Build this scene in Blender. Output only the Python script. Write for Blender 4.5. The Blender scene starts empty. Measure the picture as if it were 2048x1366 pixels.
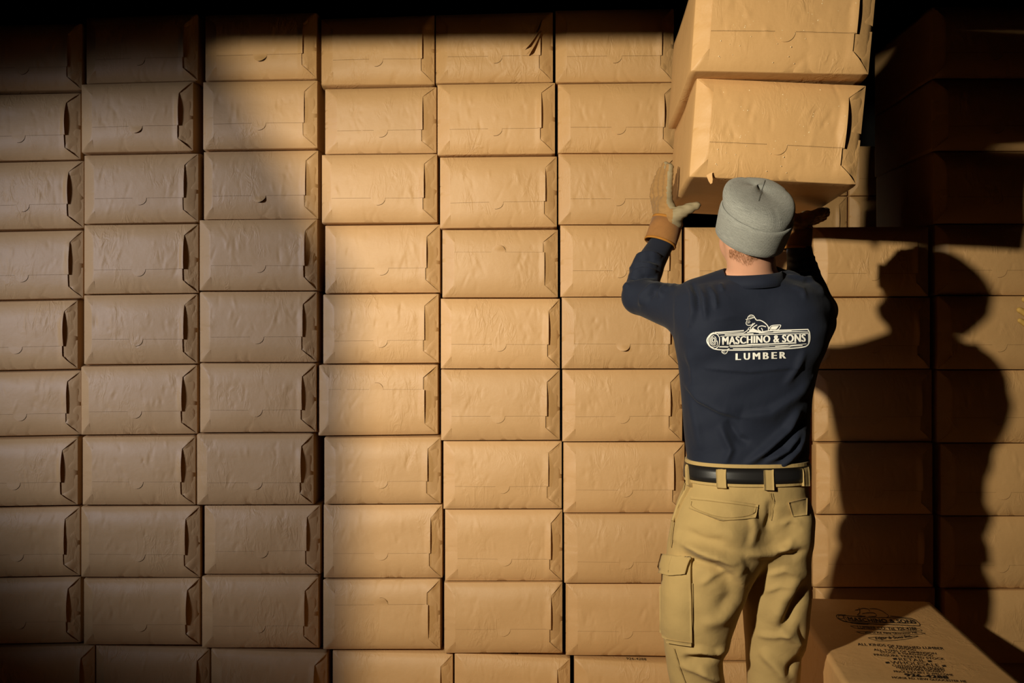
import bpy, bmesh, math, random
import numpy as np
from mathutils import Vector, Matrix
from mathutils.bvhtree import BVHTree

S = bpy.context.scene
COL = S.collection
# ------------------------------------------------------------------ camera
F_PX = 2048 * 35.0 / 36.0
CAM_H = 1.545
PITCH = math.atan(33.0 / F_PX)
cam_data = bpy.data.cameras.new('camera')
cam_data.lens = 35.0
cam_data.sensor_width = 36.0
cam_data.clip_start = 0.05
cam = bpy.data.objects.new('camera', cam_data)
cam.location = (0, 0, CAM_H)
cam.rotation_euler = (math.pi / 2 - PITCH, 0, 0)
COL.objects.link(cam)
S.camera = cam
# ------------------------------------------------------------------ world, lamps, exposure
world = bpy.data.worlds.new('world')
S.world = world
world.use_nodes = True
world.node_tree.nodes['Background'].inputs[0].default_value = (0.6, 0.42, 0.28, 1)
world.node_tree.nodes['Background'].inputs[1].default_value = 0.004
S.view_settings.view_transform = 'Standard'
S.view_settings.look = 'None'
S.view_settings.gamma = 1.0
S.view_settings.use_curve_mapping = False
S.view_settings.exposure = 0.0


def spot(name, loc, target, power, color, size_deg, blend, radius):
    d = bpy.data.lights.new(name, 'SPOT')
    d.energy = power
    d.color = color
    d.spot_size = math.radians(size_deg)
    d.spot_blend = blend
    d.shadow_soft_size = radius
    o = bpy.data.objects.new(name, d)
    o.location = loc
    o.rotation_euler = (Vector(target) - Vector(loc)).to_track_quat('-Z', 'Y').to_euler()
    COL.objects.link(o)
    return o


KEY = Vector((-1.54, 0.19, 2.20))
spot('key_spotlight', KEY, (0.42, 3.8, 1.55), 715, (1.0, 0.90, 0.69), 70, 1.0, 0.045)
spot('fill_spotlight', (-4.2, 0.5, 2.30), (-1.17, 3.9, 1.50), 760, (0.67, 0.74, 0.98), 35, 1.0, 0.30)

# ------------------------------------------------------------------ helpers
CP, SP = math.cos(PITCH), math.sin(PITCH)


def ray(px, py):
    u = (px - 1024.0) / F_PX
    v = -(py - 683.0) / F_PX
    d = Vector((u, CP + v * SP, v * CP - SP))
    return d / d.y


CAM = Vector((0, 0, CAM_H))


def U(px, py, Y):
    return CAM + ray(px, py) * Y


def on_plane(px, py, p0, n):
    d = ray(px, py)
    k = (p0 - CAM).dot(n) / d.dot(n)
    return CAM + d * k


def mesh_obj(name, verts, faces, mat, parent=None, smooth=True):
    me = bpy.data.meshes.new(name)
    verts = np.asarray(verts, dtype=np.float32).reshape(-1, 3)
    if isinstance(faces, np.ndarray) and faces.ndim == 2:
        k = faces.shape[1]
        nf = len(faces)
        me.vertices.add(len(verts))
        me.vertices.foreach_set('co', verts.ravel())
        me.loops.add(nf * k)
        me.loops.foreach_set('vertex_index', faces.astype(np.int32).ravel())
        me.polygons.add(nf)
        me.polygons.foreach_set('loop_start', np.arange(0, nf * k, k, dtype=np.int32))
        me.polygons.foreach_set('loop_total', np.full(nf, k, dtype=np.int32))
        me.update(calc_edges=True)
        me.validate()
    else:
        me.from_pydata([tuple(map(float, v)) for v in verts], [], [tuple(map(int, f)) for f in faces])
    if smooth:
        me.polygons.foreach_set('use_smooth', np.ones(len(me.polygons), dtype=bool))
    if mat:
        me.materials.append(mat)
    o = bpy.data.objects.new(name, me)
    COL.objects.link(o)
    if parent is not None:
        o.parent = parent
    return o


def tag(o, label=None, cat=None, group=None, kind=None):
    if label:
        o['label'] = label
    if cat:
        o['category'] = cat
    if group:
        o['group'] = group
    if kind:
        o['kind'] = kind
    return o


def empty(name, loc):
    o = bpy.data.objects.new(name, None)
    o.location = loc
    o.empty_display_size = 0.1
    COL.objects.link(o)
    return o


def box_faces():
    return [(0, 3, 2, 1), (4, 5, 6, 7), (0, 1, 5, 4), (1, 2, 6, 5), (2, 3, 7, 6), (3, 0, 4, 7)]


def box(name, lo, hi, mat, parent=None):
    x0, y0, z0 = lo
    x1, y1, z1 = hi
    v = [(x0, y0, z0), (x1, y0, z0), (x1, y1, z0), (x0, y1, z0), (x0, y0, z1), (x1, y0, z1), (x1, y1, z1), (x0, y1, z1)]
    return mesh_obj(name, v, box_faces(), mat, parent, smooth=False)


# ------------------------------------------------------------------ materials
def new_mat(name):
    m = bpy.data.materials.new(name)
    m.use_nodes = True
    nt = m.node_tree
    return m, nt, nt.nodes['Principled BSDF']


def N(nt, typ, **kw):
    n = nt.nodes.new(typ)
    for k, v in kw.items():
        setattr(n, k, v)
    return n


def math_node(nt, op, a, b=None):
    n = N(nt, 'ShaderNodeMath', operation=op)
    for i, x in enumerate((a, b)):
        if x is None:
            continue
        if isinstance(x, (int, float)):
            n.inputs[i].default_value = x
        else:
            nt.links.new(x, n.inputs[i])
    return n.outputs[0]


def noise(nt, vec, scale, detail=2.0, rough=0.5, distort=0.0):
    n = N(nt, 'ShaderNodeTexNoise')
    n.inputs['Scale'].default_value = scale
    n.inputs['Detail'].default_value = detail
    n.inputs['Roughness'].default_value = rough
    n.inputs['Distortion'].default_value = distort
    nt.links.new(vec, n.inputs['Vector'])
    return n.outputs['Fac']


def mapping(nt, vec, scale):
    n = N(nt, 'ShaderNodeMapping')
    n.inputs['Scale'].default_value = scale
    nt.links.new(vec, n.inputs['Vector'])
    return n.outputs[0]


def cloth_mat(name, color, rough=0.85, var=0.06, vscale=14, bump=0.15, bscale=900, sheen=0.0, spec=0.2, crumple=0.0):
    m, nt, b = new_mat(name)
    tc = N(nt, 'ShaderNodeTexCoord').outputs['Object']
    nz = noise(nt, tc, vscale, 4, 0.6)
    mix = N(nt, 'ShaderNodeMix', data_type='RGBA')
    mix.inputs['A'].default_value = tuple(c * (1 - var) for c in color) + (1,)
    mix.inputs['B'].default_value = tuple(c * (1 + var) for c in color) + (1,)
    nt.links.new(nz, mix.inputs['Factor'])
    nt.links.new(mix.outputs['Result'], b.inputs['Base Color'])
    b.inputs['Roughness'].default_value = rough
    b.inputs['Specular IOR Level'].default_value = spec
    if sheen:
        b.inputs['Sheen Weight'].default_value = sheen
    if bump:
        bn = N(nt, 'ShaderNodeBump')
        bn.inputs['Strength'].default_value = bump
        bn.inputs['Distance'].default_value = 0.001
        hh = math_node(nt, 'ADD', noise(nt, tc, bscale, 2), math_node(nt, 'MULTIPLY', noise(nt, tc, 34, 2, 0.45, 0.3), crumple))
        nt.links.new(hh, bn.inputs['Height'])
        nt.links.new(bn.outputs[0], b.inputs['Normal'])
    return m


def paper_mat():
    m, nt, b = new_mat('kraft_paper')
    tc = N(nt, 'ShaderNodeTexCoord').outputs['Object']
    oi = N(nt, 'ShaderNodeObjectInfo')
    off = N(nt, 'ShaderNodeVectorMath', operation='SCALE')
    nt.links.new(oi.outputs['Color'], off.inputs[0])
    off.inputs['Scale'].default_value = 37.0
    add = N(nt, 'ShaderNodeVectorMath', operation='ADD')
    nt.links.new(tc, add.inputs[0])
    nt.links.new(off.outputs[0], add.inputs[1])
    v = add.outputs[0]
    # colour: kraft brown, faint mottling and fibre streaks, slight tint of its own for each bale
    mott = noise(nt, v, 9, 4, 0.6)
    fib = noise(nt, mapping(nt, v, (60, 60, 900)), 1.0, 2)
    a = math_node(nt, 'ADD', math_node(nt, 'MULTIPLY', mott, 0.6), math_node(nt, 'MULTIPLY', fib, 0.4))
    mix = N(nt, 'ShaderNodeMix', data_type='RGBA')
    mix.inputs['A'].default_value = (0.47, 0.268, 0.106, 1)
    mix.inputs['B'].default_value = (0.57, 0.340, 0.144, 1)
    nt.links.new(a, mix.inputs['Factor'])
    sep = N(nt, 'ShaderNodeSeparateColor')
    nt.links.new(oi.outputs['Color'], sep.inputs[0])
    val = math_node(nt, 'ADD', math_node(nt, 'MULTIPLY', sep.outputs[0], 0.12), 0.94)
    hsv = N(nt, 'ShaderNodeHueSaturation')
    nt.links.new(mix.outputs['Result'], hsv.inputs['Color'])
    nt.links.new(val, hsv.inputs['Value'])
    nt.links.new(hsv.outputs[0], b.inputs['Base Color'])
    b.inputs['Roughness'].default_value = 0.52
    b.inputs['Specular IOR Level'].default_value = 0.32
    # fine relief: short upright crumples, soft dents, fibres
    n1 = noise(nt, mapping(nt, v, (30, 24, 11)), 1.0, 3, 0.55, 0.8)
    ridge = math_node(nt, 'SUBTRACT', 1.0, math_node(nt, 'MULTIPLY', math_node(nt, 'ABSOLUTE', math_node(nt, 'SUBTRACT', n1, 0.5)), 9.0))
    ridge = math_node(nt, 'MAXIMUM', ridge, 0.0)
    msk = noise(nt, v, 7.0, 2)
    msk = math_node(nt, 'MAXIMUM', math_node(nt, 'MULTIPLY', math_node(nt, 'SUBTRACT', msk, 0.50), 5.0), 0.0)
    msk = math_node(nt, 'MINIMUM', msk, 1.0)
    cr = math_node(nt, 'MULTIPLY', ridge, msk)
    dent = noise(nt, v, 18, 3, 0.55)
    h = math_node(nt, 'ADD', math_node(nt, 'MULTIPLY', cr, 0.0013), math_node(nt, 'MULTIPLY', dent, 0.0022))
    h = math_node(nt, 'ADD', h, math_node(nt, 'MULTIPLY', noise(nt, v, 420, 2), 0.00016))
    bn = N(nt, 'ShaderNodeBump')
    bn.inputs['Strength'].default_value = 0.85
    bn.inputs['Distance'].default_value = 1.0
    nt.links.new(h, bn.inputs['Height'])
    nt.links.new(bn.outputs[0], b.inputs['Normal'])
    return m


def flat_mat(name, color, rough=0.6, spec=0.3):
    m, nt, b = new_mat(name)
    b.inputs['Base Color'].default_value = tuple(color) + (1,)
    b.inputs['Roughness'].default_value = rough
    b.inputs['Specular IOR Level'].default_value = spec
    return m


PAPER = paper_mat()
INK = cloth_mat('black_ink', (0.014, 0.010, 0.008), 0.7, 0.3, 60, 0.0)
SHIRT = cloth_mat('navy_cloth', (0.0092, 0.0128, 0.0265), 0.8, 0.05, 9, 0.3, 1400, 0.05, 0.25, 5.0)
KHAKI = cloth_mat('khaki_twill', (0.43, 0.295, 0.118), 0.85, 0.05, 22, 0.40, 1300, 0.05, 0.2, 5.0)
STITCH = cloth_mat('khaki_thread', (0.30, 0.20, 0.075), 0.85, 0.05, 50, 0.0)
LEATHER = cloth_mat('black_leather', (0.012, 0.011, 0.011), 0.42, 0.1, 30, 0.1, 500, 0, 0.5)
SKIN = cloth_mat('skin', (0.66, 0.34, 0.215), 0.5, 0.08, 35, 0.12, 500, 0, 0.4)
SKIN.node_tree.nodes['Principled BSDF'].inputs['Subsurface Weight'].default_value = 0.15
SKIN.node_tree.nodes['Principled BSDF'].inputs['Subsurface Radius'].default_value = (0.012, 0.005, 0.003)
HAIR = cloth_mat('reddish_hair', (0.26, 0.12, 0.05), 0.5, 0.2, 80, 0.0)
GLOVE_BACK = cloth_mat('tan_suede', (0.30, 0.165, 0.060), 0.9, 0.22, 45, 0.5, 260, 0.1)
GLOVE_PALM = cloth_mat('worn_grey_leather', (0.27, 0.215, 0.125), 0.7, 0.25, 40, 0.4, 260)
GLOVE_CUFF = cloth_mat('orange_suede', (0.27, 0.122, 0.038), 0.9, 0.22, 28, 0.4, 320, 0.1)
BINDING = cloth_mat('orange_binding', (0.36, 0.15, 0.025), 0.85, 0.15, 60, 0.3, 500)
YELLOW_GLOVE = cloth_mat('yellow_leather', (0.50, 0.30, 0.075), 0.8, 0.15, 50, 0.4, 300)
WHITE_INK = cloth_mat('white_ink', (0.80, 0.78, 0.72), 0.7, 0.04, 60, 0.0)
EYE = flat_mat('eye_white', (0.8, 0.78, 0.74), 0.2)
BOOT = cloth_mat('brown_boot', (0.07, 0.035, 0.015), 0.6, 0.2, 20, 0.2, 300)
CONCRETE = cloth_mat('sawdust_strewn_floor', (0.50, 0.31, 0.14), 0.9, 0.25, 3, 0.4, 120)
DARKWALL = cloth_mat('dark_board', (0.005, 0.0045, 0.004), 0.9, 0.25, 2, 0.2, 80)
PLY = cloth_mat('plywood', (0.12, 0.08, 0.05), 0.8, 0.2, 6, 0.2, 120)  # only for the added sheet that blocks the key light
CHIP = cloth_mat('sawdust', (0.75, 0.56, 0.32), 0.9, 0.1, 60, 0.0)


def knit_mat():
    m, nt, b = new_mat('grey_knit')
    uv = N(nt, 'ShaderNodeTexCoord').outputs['UV']
    sx = N(nt, 'ShaderNodeSeparateXYZ')
    nt.links.new(uv, sx.inputs[0])
    rib = math_node(nt, 'SINE', math_node(nt, 'MULTIPLY', sx.outputs[0], 2 * math.pi * 170))
    fade = math_node(nt, 'MINIMUM', math_node(nt, 'MAXIMUM', math_node(nt, 'MULTIPLY', math_node(nt, 'SUBTRACT', 0.62, sx.outputs[1]), 5.0), 0.0), 1.0)
    rib = math_node(nt, 'MULTIPLY', rib, fade)
    row = math_node(nt, 'SINE', math_node(nt, 'MULTIPLY', sx.outputs[1], 2 * math.pi * 75))
    st = noise(nt, mapping(nt, uv, (26, 130, 1)), 1.0, 4, 0.7)
    st2 = noise(nt, mapping(nt, uv, (300, 160, 1)), 1.0, 2, 0.6)
    f = math_node(nt, 'ADD', math_node(nt, 'MULTIPLY', st, 0.55), math_node(nt, 'MULTIPLY', st2, 0.45))
    cr = N(nt, 'ShaderNodeValToRGB')
    cr.color_ramp.elements[0].position = 0.36
    cr.color_ramp.elements[0].color = (0.165, 0.165, 0.150, 1)
    cr.color_ramp.elements[1].position = 0.64
    cr.color_ramp.elements[1].color = (0.38, 0.38, 0.345, 1)
    nt.links.new(f, cr.inputs[0])
    nt.links.new(cr.outputs[0], b.inputs['Base Color'])
    h = math_node(nt, 'ADD', math_node(nt, 'MULTIPLY', rib, 0.00026), math_node(nt, 'MULTIPLY', row, 0.00010))
    h = math_node(nt, 'ADD', h, math_node(nt, 'MULTIPLY', st2, 0.0008))
    bn = N(nt, 'ShaderNodeBump')
    bn.inputs['Strength'].default_value = 0.8
    bn.inputs['Distance'].default_value = 1.0
    nt.links.new(h, bn.inputs['Height'])
    nt.links.new(bn.outputs[0], b.inputs['Normal'])
    b.inputs['Roughness'].default_value = 0.95
    b.inputs['Specular IOR Level'].default_value = 0.1
    b.inputs['Sheen Weight'].default_value = 0.1
    return m


KNIT = knit_mat()
SEAM = cloth_mat('dark_grey_thread', (0.07, 0.07, 0.062), 0.95, 0.1, 60, 0.0)

# ------------------------------------------------------------------ the setting
for nm, lo, hi, mt in (
        ('floor', (-8, -7.5, -0.1), (6, 7, 0), CONCRETE),
        ('ceiling', (-8, -7.5, 3.6), (6, 7, 3.7), DARKWALL),
        ('wall_back', (-8, 6.9, 0), (6, 7.0, 3.6), DARKWALL),
        ('wall_front', (-8, -7.5, 0), (6, -7.4, 3.6), DARKWALL),
        ('wall_left', (-8.1, -7.5, 0), (-8, 7, 3.6), DARKWALL),
        ('wall_right', (6, -7.5, 0), (6.1, 7, 3.6), DARKWALL),
        ('light_block_header', (-8, 2.15, 2.445), (6, 2.25, 3.6), DARKWALL)):  # unseen header, added to cut the key light above the top row
    tag(box(nm, lo, hi, mt), kind='structure')

# unseen sheet added at left to shade the left columns from the key
pl = [(-1.85, 0), (-1.265, 0), (-1.265, 2.05), (-1.442, 2.36), (-1.85, 2.36)]
pv = [(x, 1.29, z) for x, z in pl] + [(x, 1.31, z) for x, z in pl]
pf = [(0, 1, 2, 3, 4), (9, 8, 7, 6, 5)] + [(i, 5 + i, 5 + (i + 1) % 5, (i + 1) % 5) for i in range(5)]
tag(mesh_obj('added_light_blocker', pv, pf, PLY, smooth=False), 'added unseen sheet with a clipped corner, blocking key light at the left', 'light blocker')


# ------------------------------------------------------------------ bales
def smooth01(x):
    x = np.clip(x, 0, 1)
    return x * x * (3 - 2 * x)


def grid_faces(nc, nr, base=0):
    i = np.arange(nc - 1)[:, None]
    j = np.arange(nr - 1)[None, :]
    a = (i * nr + j + base)
    b = ((i + 1) * nr + j + base)
    return np.stack([a, b, b + 1, a + 1], -1).reshape(-1, 4)


class Bale:
    """one paper-wrapped bale: body and the folded flaps of the end that faces the viewer"""

    def __init__(self, M, q, q2, L, seed, flip=False, pop=0.0, tab=True, torn=False, mirror=False, perf=False,
                 line=None, lift=1.0, detail=1.0, root_kind=None):
        self.M = M
        rng = np.random.RandomState(seed)
        self.rng = rng
        self.q = np.array(q, float)
        self.q2 = np.array(q2, float)
        self.L = L
        self.flip = flip
        self.mirror = mirror
        self.W = np.linalg.norm(self.q[1] - self.q[0])
        self.H = np.linalg.norm(self.q[3] - self.q[0])
        self.sl = 0.047 / self.W * (1 + rng.uniform(-.12, .12))
        self.sr = 1 - 0.047 / self.W * (1 + rng.uniform(-.12, .12))
        self.db = 0.18 + rng.uniform(-.015, .015)
        self.dt = 0.165 + rng.uniform(-.015, .015)
        self.line = 0.345 + rng.uniform(-.02, .02) if line is None else line
        self.pop = pop
        self.perf = perf
        self.lift = lift * (0.6 + 0.8 * rng.rand())
        k = 7
        self.fr = rng.uniform(-1, 1, (k, 2)) * 9
        self.ph = rng.uniform(0, 6.28, k)
        self.am = rng.uniform(.3, 1, k) * 0.0011
        n = int(26 * detail)
        side = rng.rand(n) < .5
        self.rx = np.where(side, rng.normal(.25, .09, n), rng.normal(.74, .09, n))
        self.rt = rng.normal(.58, .17, n)
        self.rw = rng.uniform(.010, .018, n)
        self.rl = rng.uniform(.035, .10, n)
        self.ra = rng.uniform(.4, 1.0, n) * 0.0016 * rng.choice([-1, 1, 1], n)
        self.rk = rng.normal(0, .25, n)
        # pleats that run down from the bottom edge, and one from the top
        m = 3
        self.bx = rng.uniform(.3, .7, m)
        self.ba = rng.uniform(.5, 1, m) * 0.0028
        self.bk = rng.normal(0, .3, m)
        self.color = (rng.rand(), rng.rand(), rng.rand(), 1)

    def xz(self, s, t, q=None):
        q = self.q if q is None else q
        s = np.asarray(s)[..., None]
        t = np.asarray(t)[..., None]
        return (1 - s) * (1 - t) * q[0] + s * (1 - t) * q[1] + s * t * q[2] + (1 - s) * t * q[3]

    def wr(self, s, t):
        y = np.zeros_like(s)
        for (a, b), p, m in zip(self.fr, self.ph, self.am):
            y = y + m * np.sin(a * s + b * t + p)
        return y

    def ridges(self, s, t):
        y = np.zeros_like(s)
        asp = self.W / self.H
        for x, z, w, l, a, k in zip(self.rx, self.rt, self.rw, self.rl, self.ra, self.rk):
            dt = (t - z)
            ds = (s - x - k * dt / asp)
            y = y + a * np.exp(-(ds / w) ** 2 - (dt / l) ** 2)
        for x, a, k in zip(self.bx, self.ba, self.bk):
            y = y + a * np.exp(-((s - x - k * t) / .014) ** 2) * np.clip(1 - t / .22, 0, 1)
        return -y

    def cap(self, s, t):
        dx = np.minimum(s / max(self.sl, .01), (1 - s) / (1 - self.sr))
        dz = np.minimum(t, 1 - t) / .33
        ys = 0.021 * (1 - np.clip(dx, 0, 1)) ** 1.1
        yt = 0.018 * (1 - np.clip(dz, 0, 1)) ** 2.6
        y = np.maximum(ys, yt)
        y = y - 0.006 * np.sin(np.pi * s) * np.sin(np.pi * t)
        edge = np.clip(np.minimum(dx, dz), 0, 1)
        return y + self.wr(s, t) * edge

    def put(self, s, t, off):
        y = self.cap(s, t) - off
        if self.flip:
            p = self.xz(s, 1 - t)
        else:
            p = self.xz(s, t)
        return np.stack([p[..., 0], y, p[..., 1]], -1).reshape(-1, 3)

    def patches(self, name, lst, parent, mat=PAPER):
        vs, fs, base = [], [], 0
        for s, t, off in lst:
            vs.append(self.put(s, t, off))
            f = grid_faces(s.shape[0], s.shape[1], base)
            if self.flip:
                f = f[:, ::-1]
            fs.append(f)
            base += s.size
        o = mesh_obj(name, np.concatenate(vs), np.concatenate(fs), mat, parent)
        o.color = self.color
        return o

    def build(self, name='wrapped_bale'):
        rng = self.rng
        # body -------------------------------------------------
        nx, nz = 30, 20
        s, t = np.meshgrid(np.linspace(0, 1, nx), np.linspace(0, 1, nz), indexing='ij')
        y = self.cap(s, t)
        p = self.xz(s, t)
        V = [np.stack([p[..., 0], y, p[..., 1]], -1).reshape(-1, 3)]
        Fc = [grid_faces(nx, nz)]
        idx = np.arange(nx * nz).reshape(nx, nz)
        per = np.concatenate([idx[:-1, 0], idx[-1, :-1], idx[:0:-1, -1], idx[0, :0:-1]])
        ps = np.concatenate([s[:-1, 0], s[-1, :-1], s[:0:-1, -1], s[0, :0:-1]])
        pt = np.concatenate([t[:-1, 0], t[-1, :-1], t[:0:-1, -1], t[0, :0:-1]])
        n = len(per)
        a, b = self.xz(ps, pt), self.xz(ps, pt, self.q2)
        ctr = b.mean(0)
        last = per
        base = nx * nz
        L = self.L
        for yy, k, sh in ((0.028, .40, 0), (0.040, .75, 0), (0.056, 1, 0), (0.08, 1, 0), (L * .25, 1, .3), (L * .5, 1, .5), (L * .75, 1, .3), (L - .05, 1, 0),
                          (L - .022, .6, 0), (L, .2, 0)):
            c = a * (1 - k) + b * k
            if k < 1 and yy > .1:
                c = ctr + (c - ctr) * (0.985 if k > .5 else 0.955)
            wob = (np.sin(ps * 17 + yy * 9 + self.ph[0]) + np.sin(pt * 13 + yy * 14 + self.ph[1])) * .0016 - .0032
            d = ctr - c
            c = c + d / np.linalg.norm(d, axis=1)[:, None] * (-wob[:, None]) * sh * 2
            V.append(np.stack([c[:, 0], np.full(n, yy), c[:, 1]], -1))
            cur = np.arange(n) + base
            f = np.stack([last, cur, np.roll(cur, -1), np.roll(last, -1)], -1)
            Fc.append(f)
            last = cur
            base += n
        V.append(np.array([[ctr[0], L + .004, ctr[1]]]))
        Fc.append(np.stack([last, np.full(n, base), np.full(n, base), np.roll(last, -1)], -1)[:, [0, 1, 3, 3]])
        faces = np.concatenate(Fc[:-1])
        tri = [(int(r[0]), int(r[1]), int(r[2])) for r in Fc[-1]]
        V = np.concatenate(V)
        root = mesh_obj(name, V, [tuple(r) for r in faces.tolist()] + tri, PAPER)
        root.color = self.color
        root.matrix_world = self.M
        self.root = root
        # flaps -------------------------------------------------
        sl, sr, db, dt, ln = self.sl, self.sr, self.db, self.dt, self.line
        lin = np.linspace

        def tri_patch(s0, s1, t_at, upper, off, nc=7, nr=7):
            ss = lin(s0, s1, nc)
            u = lin(0, 1, nr)
            tt = t_at(ss)
            if upper:
                T = tt[:, None] + (1 - tt)[:, None] * u[None, :]
            else:
                T = tt[:, None] * u[None, :]
            Sg = np.repeat(ss[:, None], nr, 1)
            lift = .0032 if not upper else .0014
            e = (1 - u)[None, :] if upper else u[None, :]
            mid = np.abs(ss - (s0 if s0 in (0,) else s1))[:, None] / abs(s1 - s0)
            return Sg, T, off(Sg, T) + lift * self.lift * e ** 2 * np.sin(np.pi * np.clip(mid, 0, 1) * .9)

        # side tucks
        def side(left):
            u = lin(0, 1, 12)
            w = lin(0, 1, 26)
            inner = (sl + .012) if left else (1 - sr + .016)
            e = sl if left else 1 - sr
            ss = u * inner
            lo = np.minimum(ss / e, 1) * db * .98
            hi = 1 - np.minimum(ss / e, 1) * dt * .98
            T = lo[:, None] + (hi - lo)[:, None] * w[None, :]
            Sg = np.repeat(ss[:, None], 26, 1)
            crease = -0.0022 * np.exp(-((T - .47 - .02 * np.sin(self.ph[2])) / .014) ** 2)
            if left:
                off = .0007 + crease + .0008 * np.sin(T * 22 + self.ph[3])
                return Sg, T, off * np.clip(ss / (.25 * inner), 0, 1)[:, None]
            sink = -.0075 * smooth01(ss / inner)[:, None]
            off = .0007 + crease * 1.6 + (.0022 * np.sin(T * 15 + self.ph[3] + 5 * Sg / inner) + .0014 * np.sin(T * 31 + self.ph[4])) \
                * smooth01(ss / inner * 2)[:, None] + sink * np.sin(np.pi * np.clip((T - db) / (1 - db - dt), 0, 1)) ** .5
            Sr = 1 - Sg
            return Sr[::-1], T[::-1], off[::-1]

        o = self.patches('side_flap', [side(True)], root)
        o = self.patches('side_flap', [side(False)], root)

        # bottom flap
        rgt = sr - .012

        def offb(s_, t_):
            r = smooth01((s_ - (rgt - .05)) / .05) * self.lift * .003 * np.clip(t_ / .12, 0, 1)
            return .0017 * np.clip(t_ / .05, 0, 1) + r + self.ridges(s_, t_)

        ss = lin(sl, rgt, 70)
        u = lin(0, 1, 18)
        T = np.repeat((u * (ln + .05))[None, :], 70, 0)
        Sg = np.repeat(ss[:, None], 18, 1)
        self.patches('bottom_flap', [
            tri_patch(0, sl, lambda x: x / sl * db, False, offb),
            (Sg, T, offb(Sg, T)),
            tri_patch(rgt, 1, lambda x: (1 - x) / (1 - rgt) * db, False, offb)], root)

        # top flap with thumb tab
        tabc = (sl + sr) / 2 + rng.uniform(-.012, .012)
        tr = 0.0275 / self.W
        th = 0.027 / self.H
        cs = tabc + tr * np.sin(lin(-np.pi / 2, np.pi / 2, 21))
        ss = np.concatenate([lin(sl, tabc - tr - .002, 36), cs, lin(tabc + tr + .002, sr, 36)])
        lo = np.full(len(ss), ln)
        m = np.abs(ss - tabc) <= tr + 1e-6
        lo[m] = ln - th * np.sqrt(np.clip(1 - ((ss[m] - tabc) / tr) ** 2, 0, 1))
        lo = lo + (ss - .5) * .01 * rng.uniform(-1, 1)
        nr = 34
        lens = rng.uniform(.35, .75)

        def offt(s_, t_):
            z = np.clip((1 - dt - t_) / (1 - dt - ln), 0, 1)
            prof = np.sin(np.pi * np.clip(z * (.5 + .5 * lens) + .02, 0, 1))
            r = smooth01((s_ - (sr - .055)) / .055) * self.lift * .0085 * prof
            below = np.clip((ln - t_) / th, 0, 1.1) * np.clip(1 - np.abs(s_ - tabc) / (tr * 1.25), 0, 1) ** .3
            tb = below * .0022 + self.pop * smooth01(below) * (0.6 + .5 * np.clip((s_ - tabc) / tr, -1, 1))
            return .0030 * np.clip((1 - t_) / .05, 0, 1) + r + tb + self.ridges(s_, t_)

        u = lin(0, 1, nr)
        T = lo[:, None] + (1 - lo)[:, None] * u[None, :]
        Sg = np.repeat(ss[:, None], nr, 1)
        self.patches('top_flap', [
            tri_patch(0, sl, lambda x: 1 - x / sl * dt, True, offt),
            (Sg, T, offt(Sg, T)),
            tri_patch(sr, 1, lambda x: 1 - (1 - x) / (1 - sr) * dt, True, offt)], root)
        self.tabc, self.tr, self.th, self.offt = tabc, tr, th, offt
        if not self.perf:
            sp = []
            for a0, a1 in ((sl + .002, tabc - tr), (tabc + tr, sr - .003)):
                sg = np.repeat(lin(a0, a1, 12)[:, None], 2, 1)
                t0 = np.interp(sg[:, 0], ss, lo)
                tg = np.stack([t0 - .0008 / self.H, t0 + .0001], 1)
                sp.append((sg, tg, offb(sg, tg) + .0004))
            al = lin(-.2, 1.25, 14)
            sg = tabc + tr * np.sin(al)
            ct = np.maximum(np.cos(al), 0)
            sg = np.stack([sg + .0011 / self.W * np.sin(al), sg - .0002], 1)
            tg = np.stack([ln - th * ct - .0011 / self.H, ln - th * ct + .0004], 1)
            sp.append((sg, tg, offb(sg, tg) + .0004))
            self.patches('perforation', sp, root, TEAR)
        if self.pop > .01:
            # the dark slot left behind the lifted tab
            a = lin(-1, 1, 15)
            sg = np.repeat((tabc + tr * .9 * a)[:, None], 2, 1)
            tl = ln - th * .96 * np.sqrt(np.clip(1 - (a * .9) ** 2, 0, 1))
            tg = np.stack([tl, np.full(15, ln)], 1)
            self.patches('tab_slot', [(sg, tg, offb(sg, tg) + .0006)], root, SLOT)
        return root


TEAR = cloth_mat('tear_line', (0.16, 0.09, 0.036), 0.9, 0.3, 40, 0.0)
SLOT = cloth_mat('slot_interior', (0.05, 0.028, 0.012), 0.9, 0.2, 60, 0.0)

# measured front faces: column, row -> xl, xr, y top left, y top right, y bottom left, y bottom right
FACE = {}
c0r = [160, 155, 161, 159, 149, 155, 153, 155, 154, 184]
c0y = [(46, 177), (186, 317), (322, 455), (462, 596), (603, 738), (745, 871), (879, 1011), (1018, 1154), (1160, 1290), (1297, 1436)]
for i in range(10):
    FACE[0, i] = (c0r[i] - 232, c0r[i], c0y[i][0] + 3, c0y[i][0] - 2, c0y[i][1] + 3, c0y[i][1] - 1)
T1 = [(166, 390, 32, 24, 163, 157), (158, 384, 168, 162, 303, 300), (164, 393, 310, 306, 446, 442), (165, 394, 450, 448, 587, 585),
      (163, 391, 591, 588, 728, 727), (157, 391, 735, 731, 870, 868), (163, 389, 876, 874, 1010, 1010), (159, 400, 1016, 1014, 1155, 1156),
      (164, 397, 1161, 1159, 1291, 1291), (185, 418, 1296, 1303, 1437, 1437)]
T2 = [(406, 630, 27, 22, 157, 153), (404, 633, 163, 160, 297, 294), (403, 633, 302, 299, 437, 436), (397, 633, 440, 438, 580, 580),
      (395, 631, 584, 583, 724, 724), (398, 631, 728, 728, 865, 864), (391, 626, 870, 869, 1010, 1009), (404, 637, 1013, 1013, 1151, 1151),
      (397, 635, 1156, 1156, 1297, 1297), (420, 657, 1301, 1309, 1441, 1441)]
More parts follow.
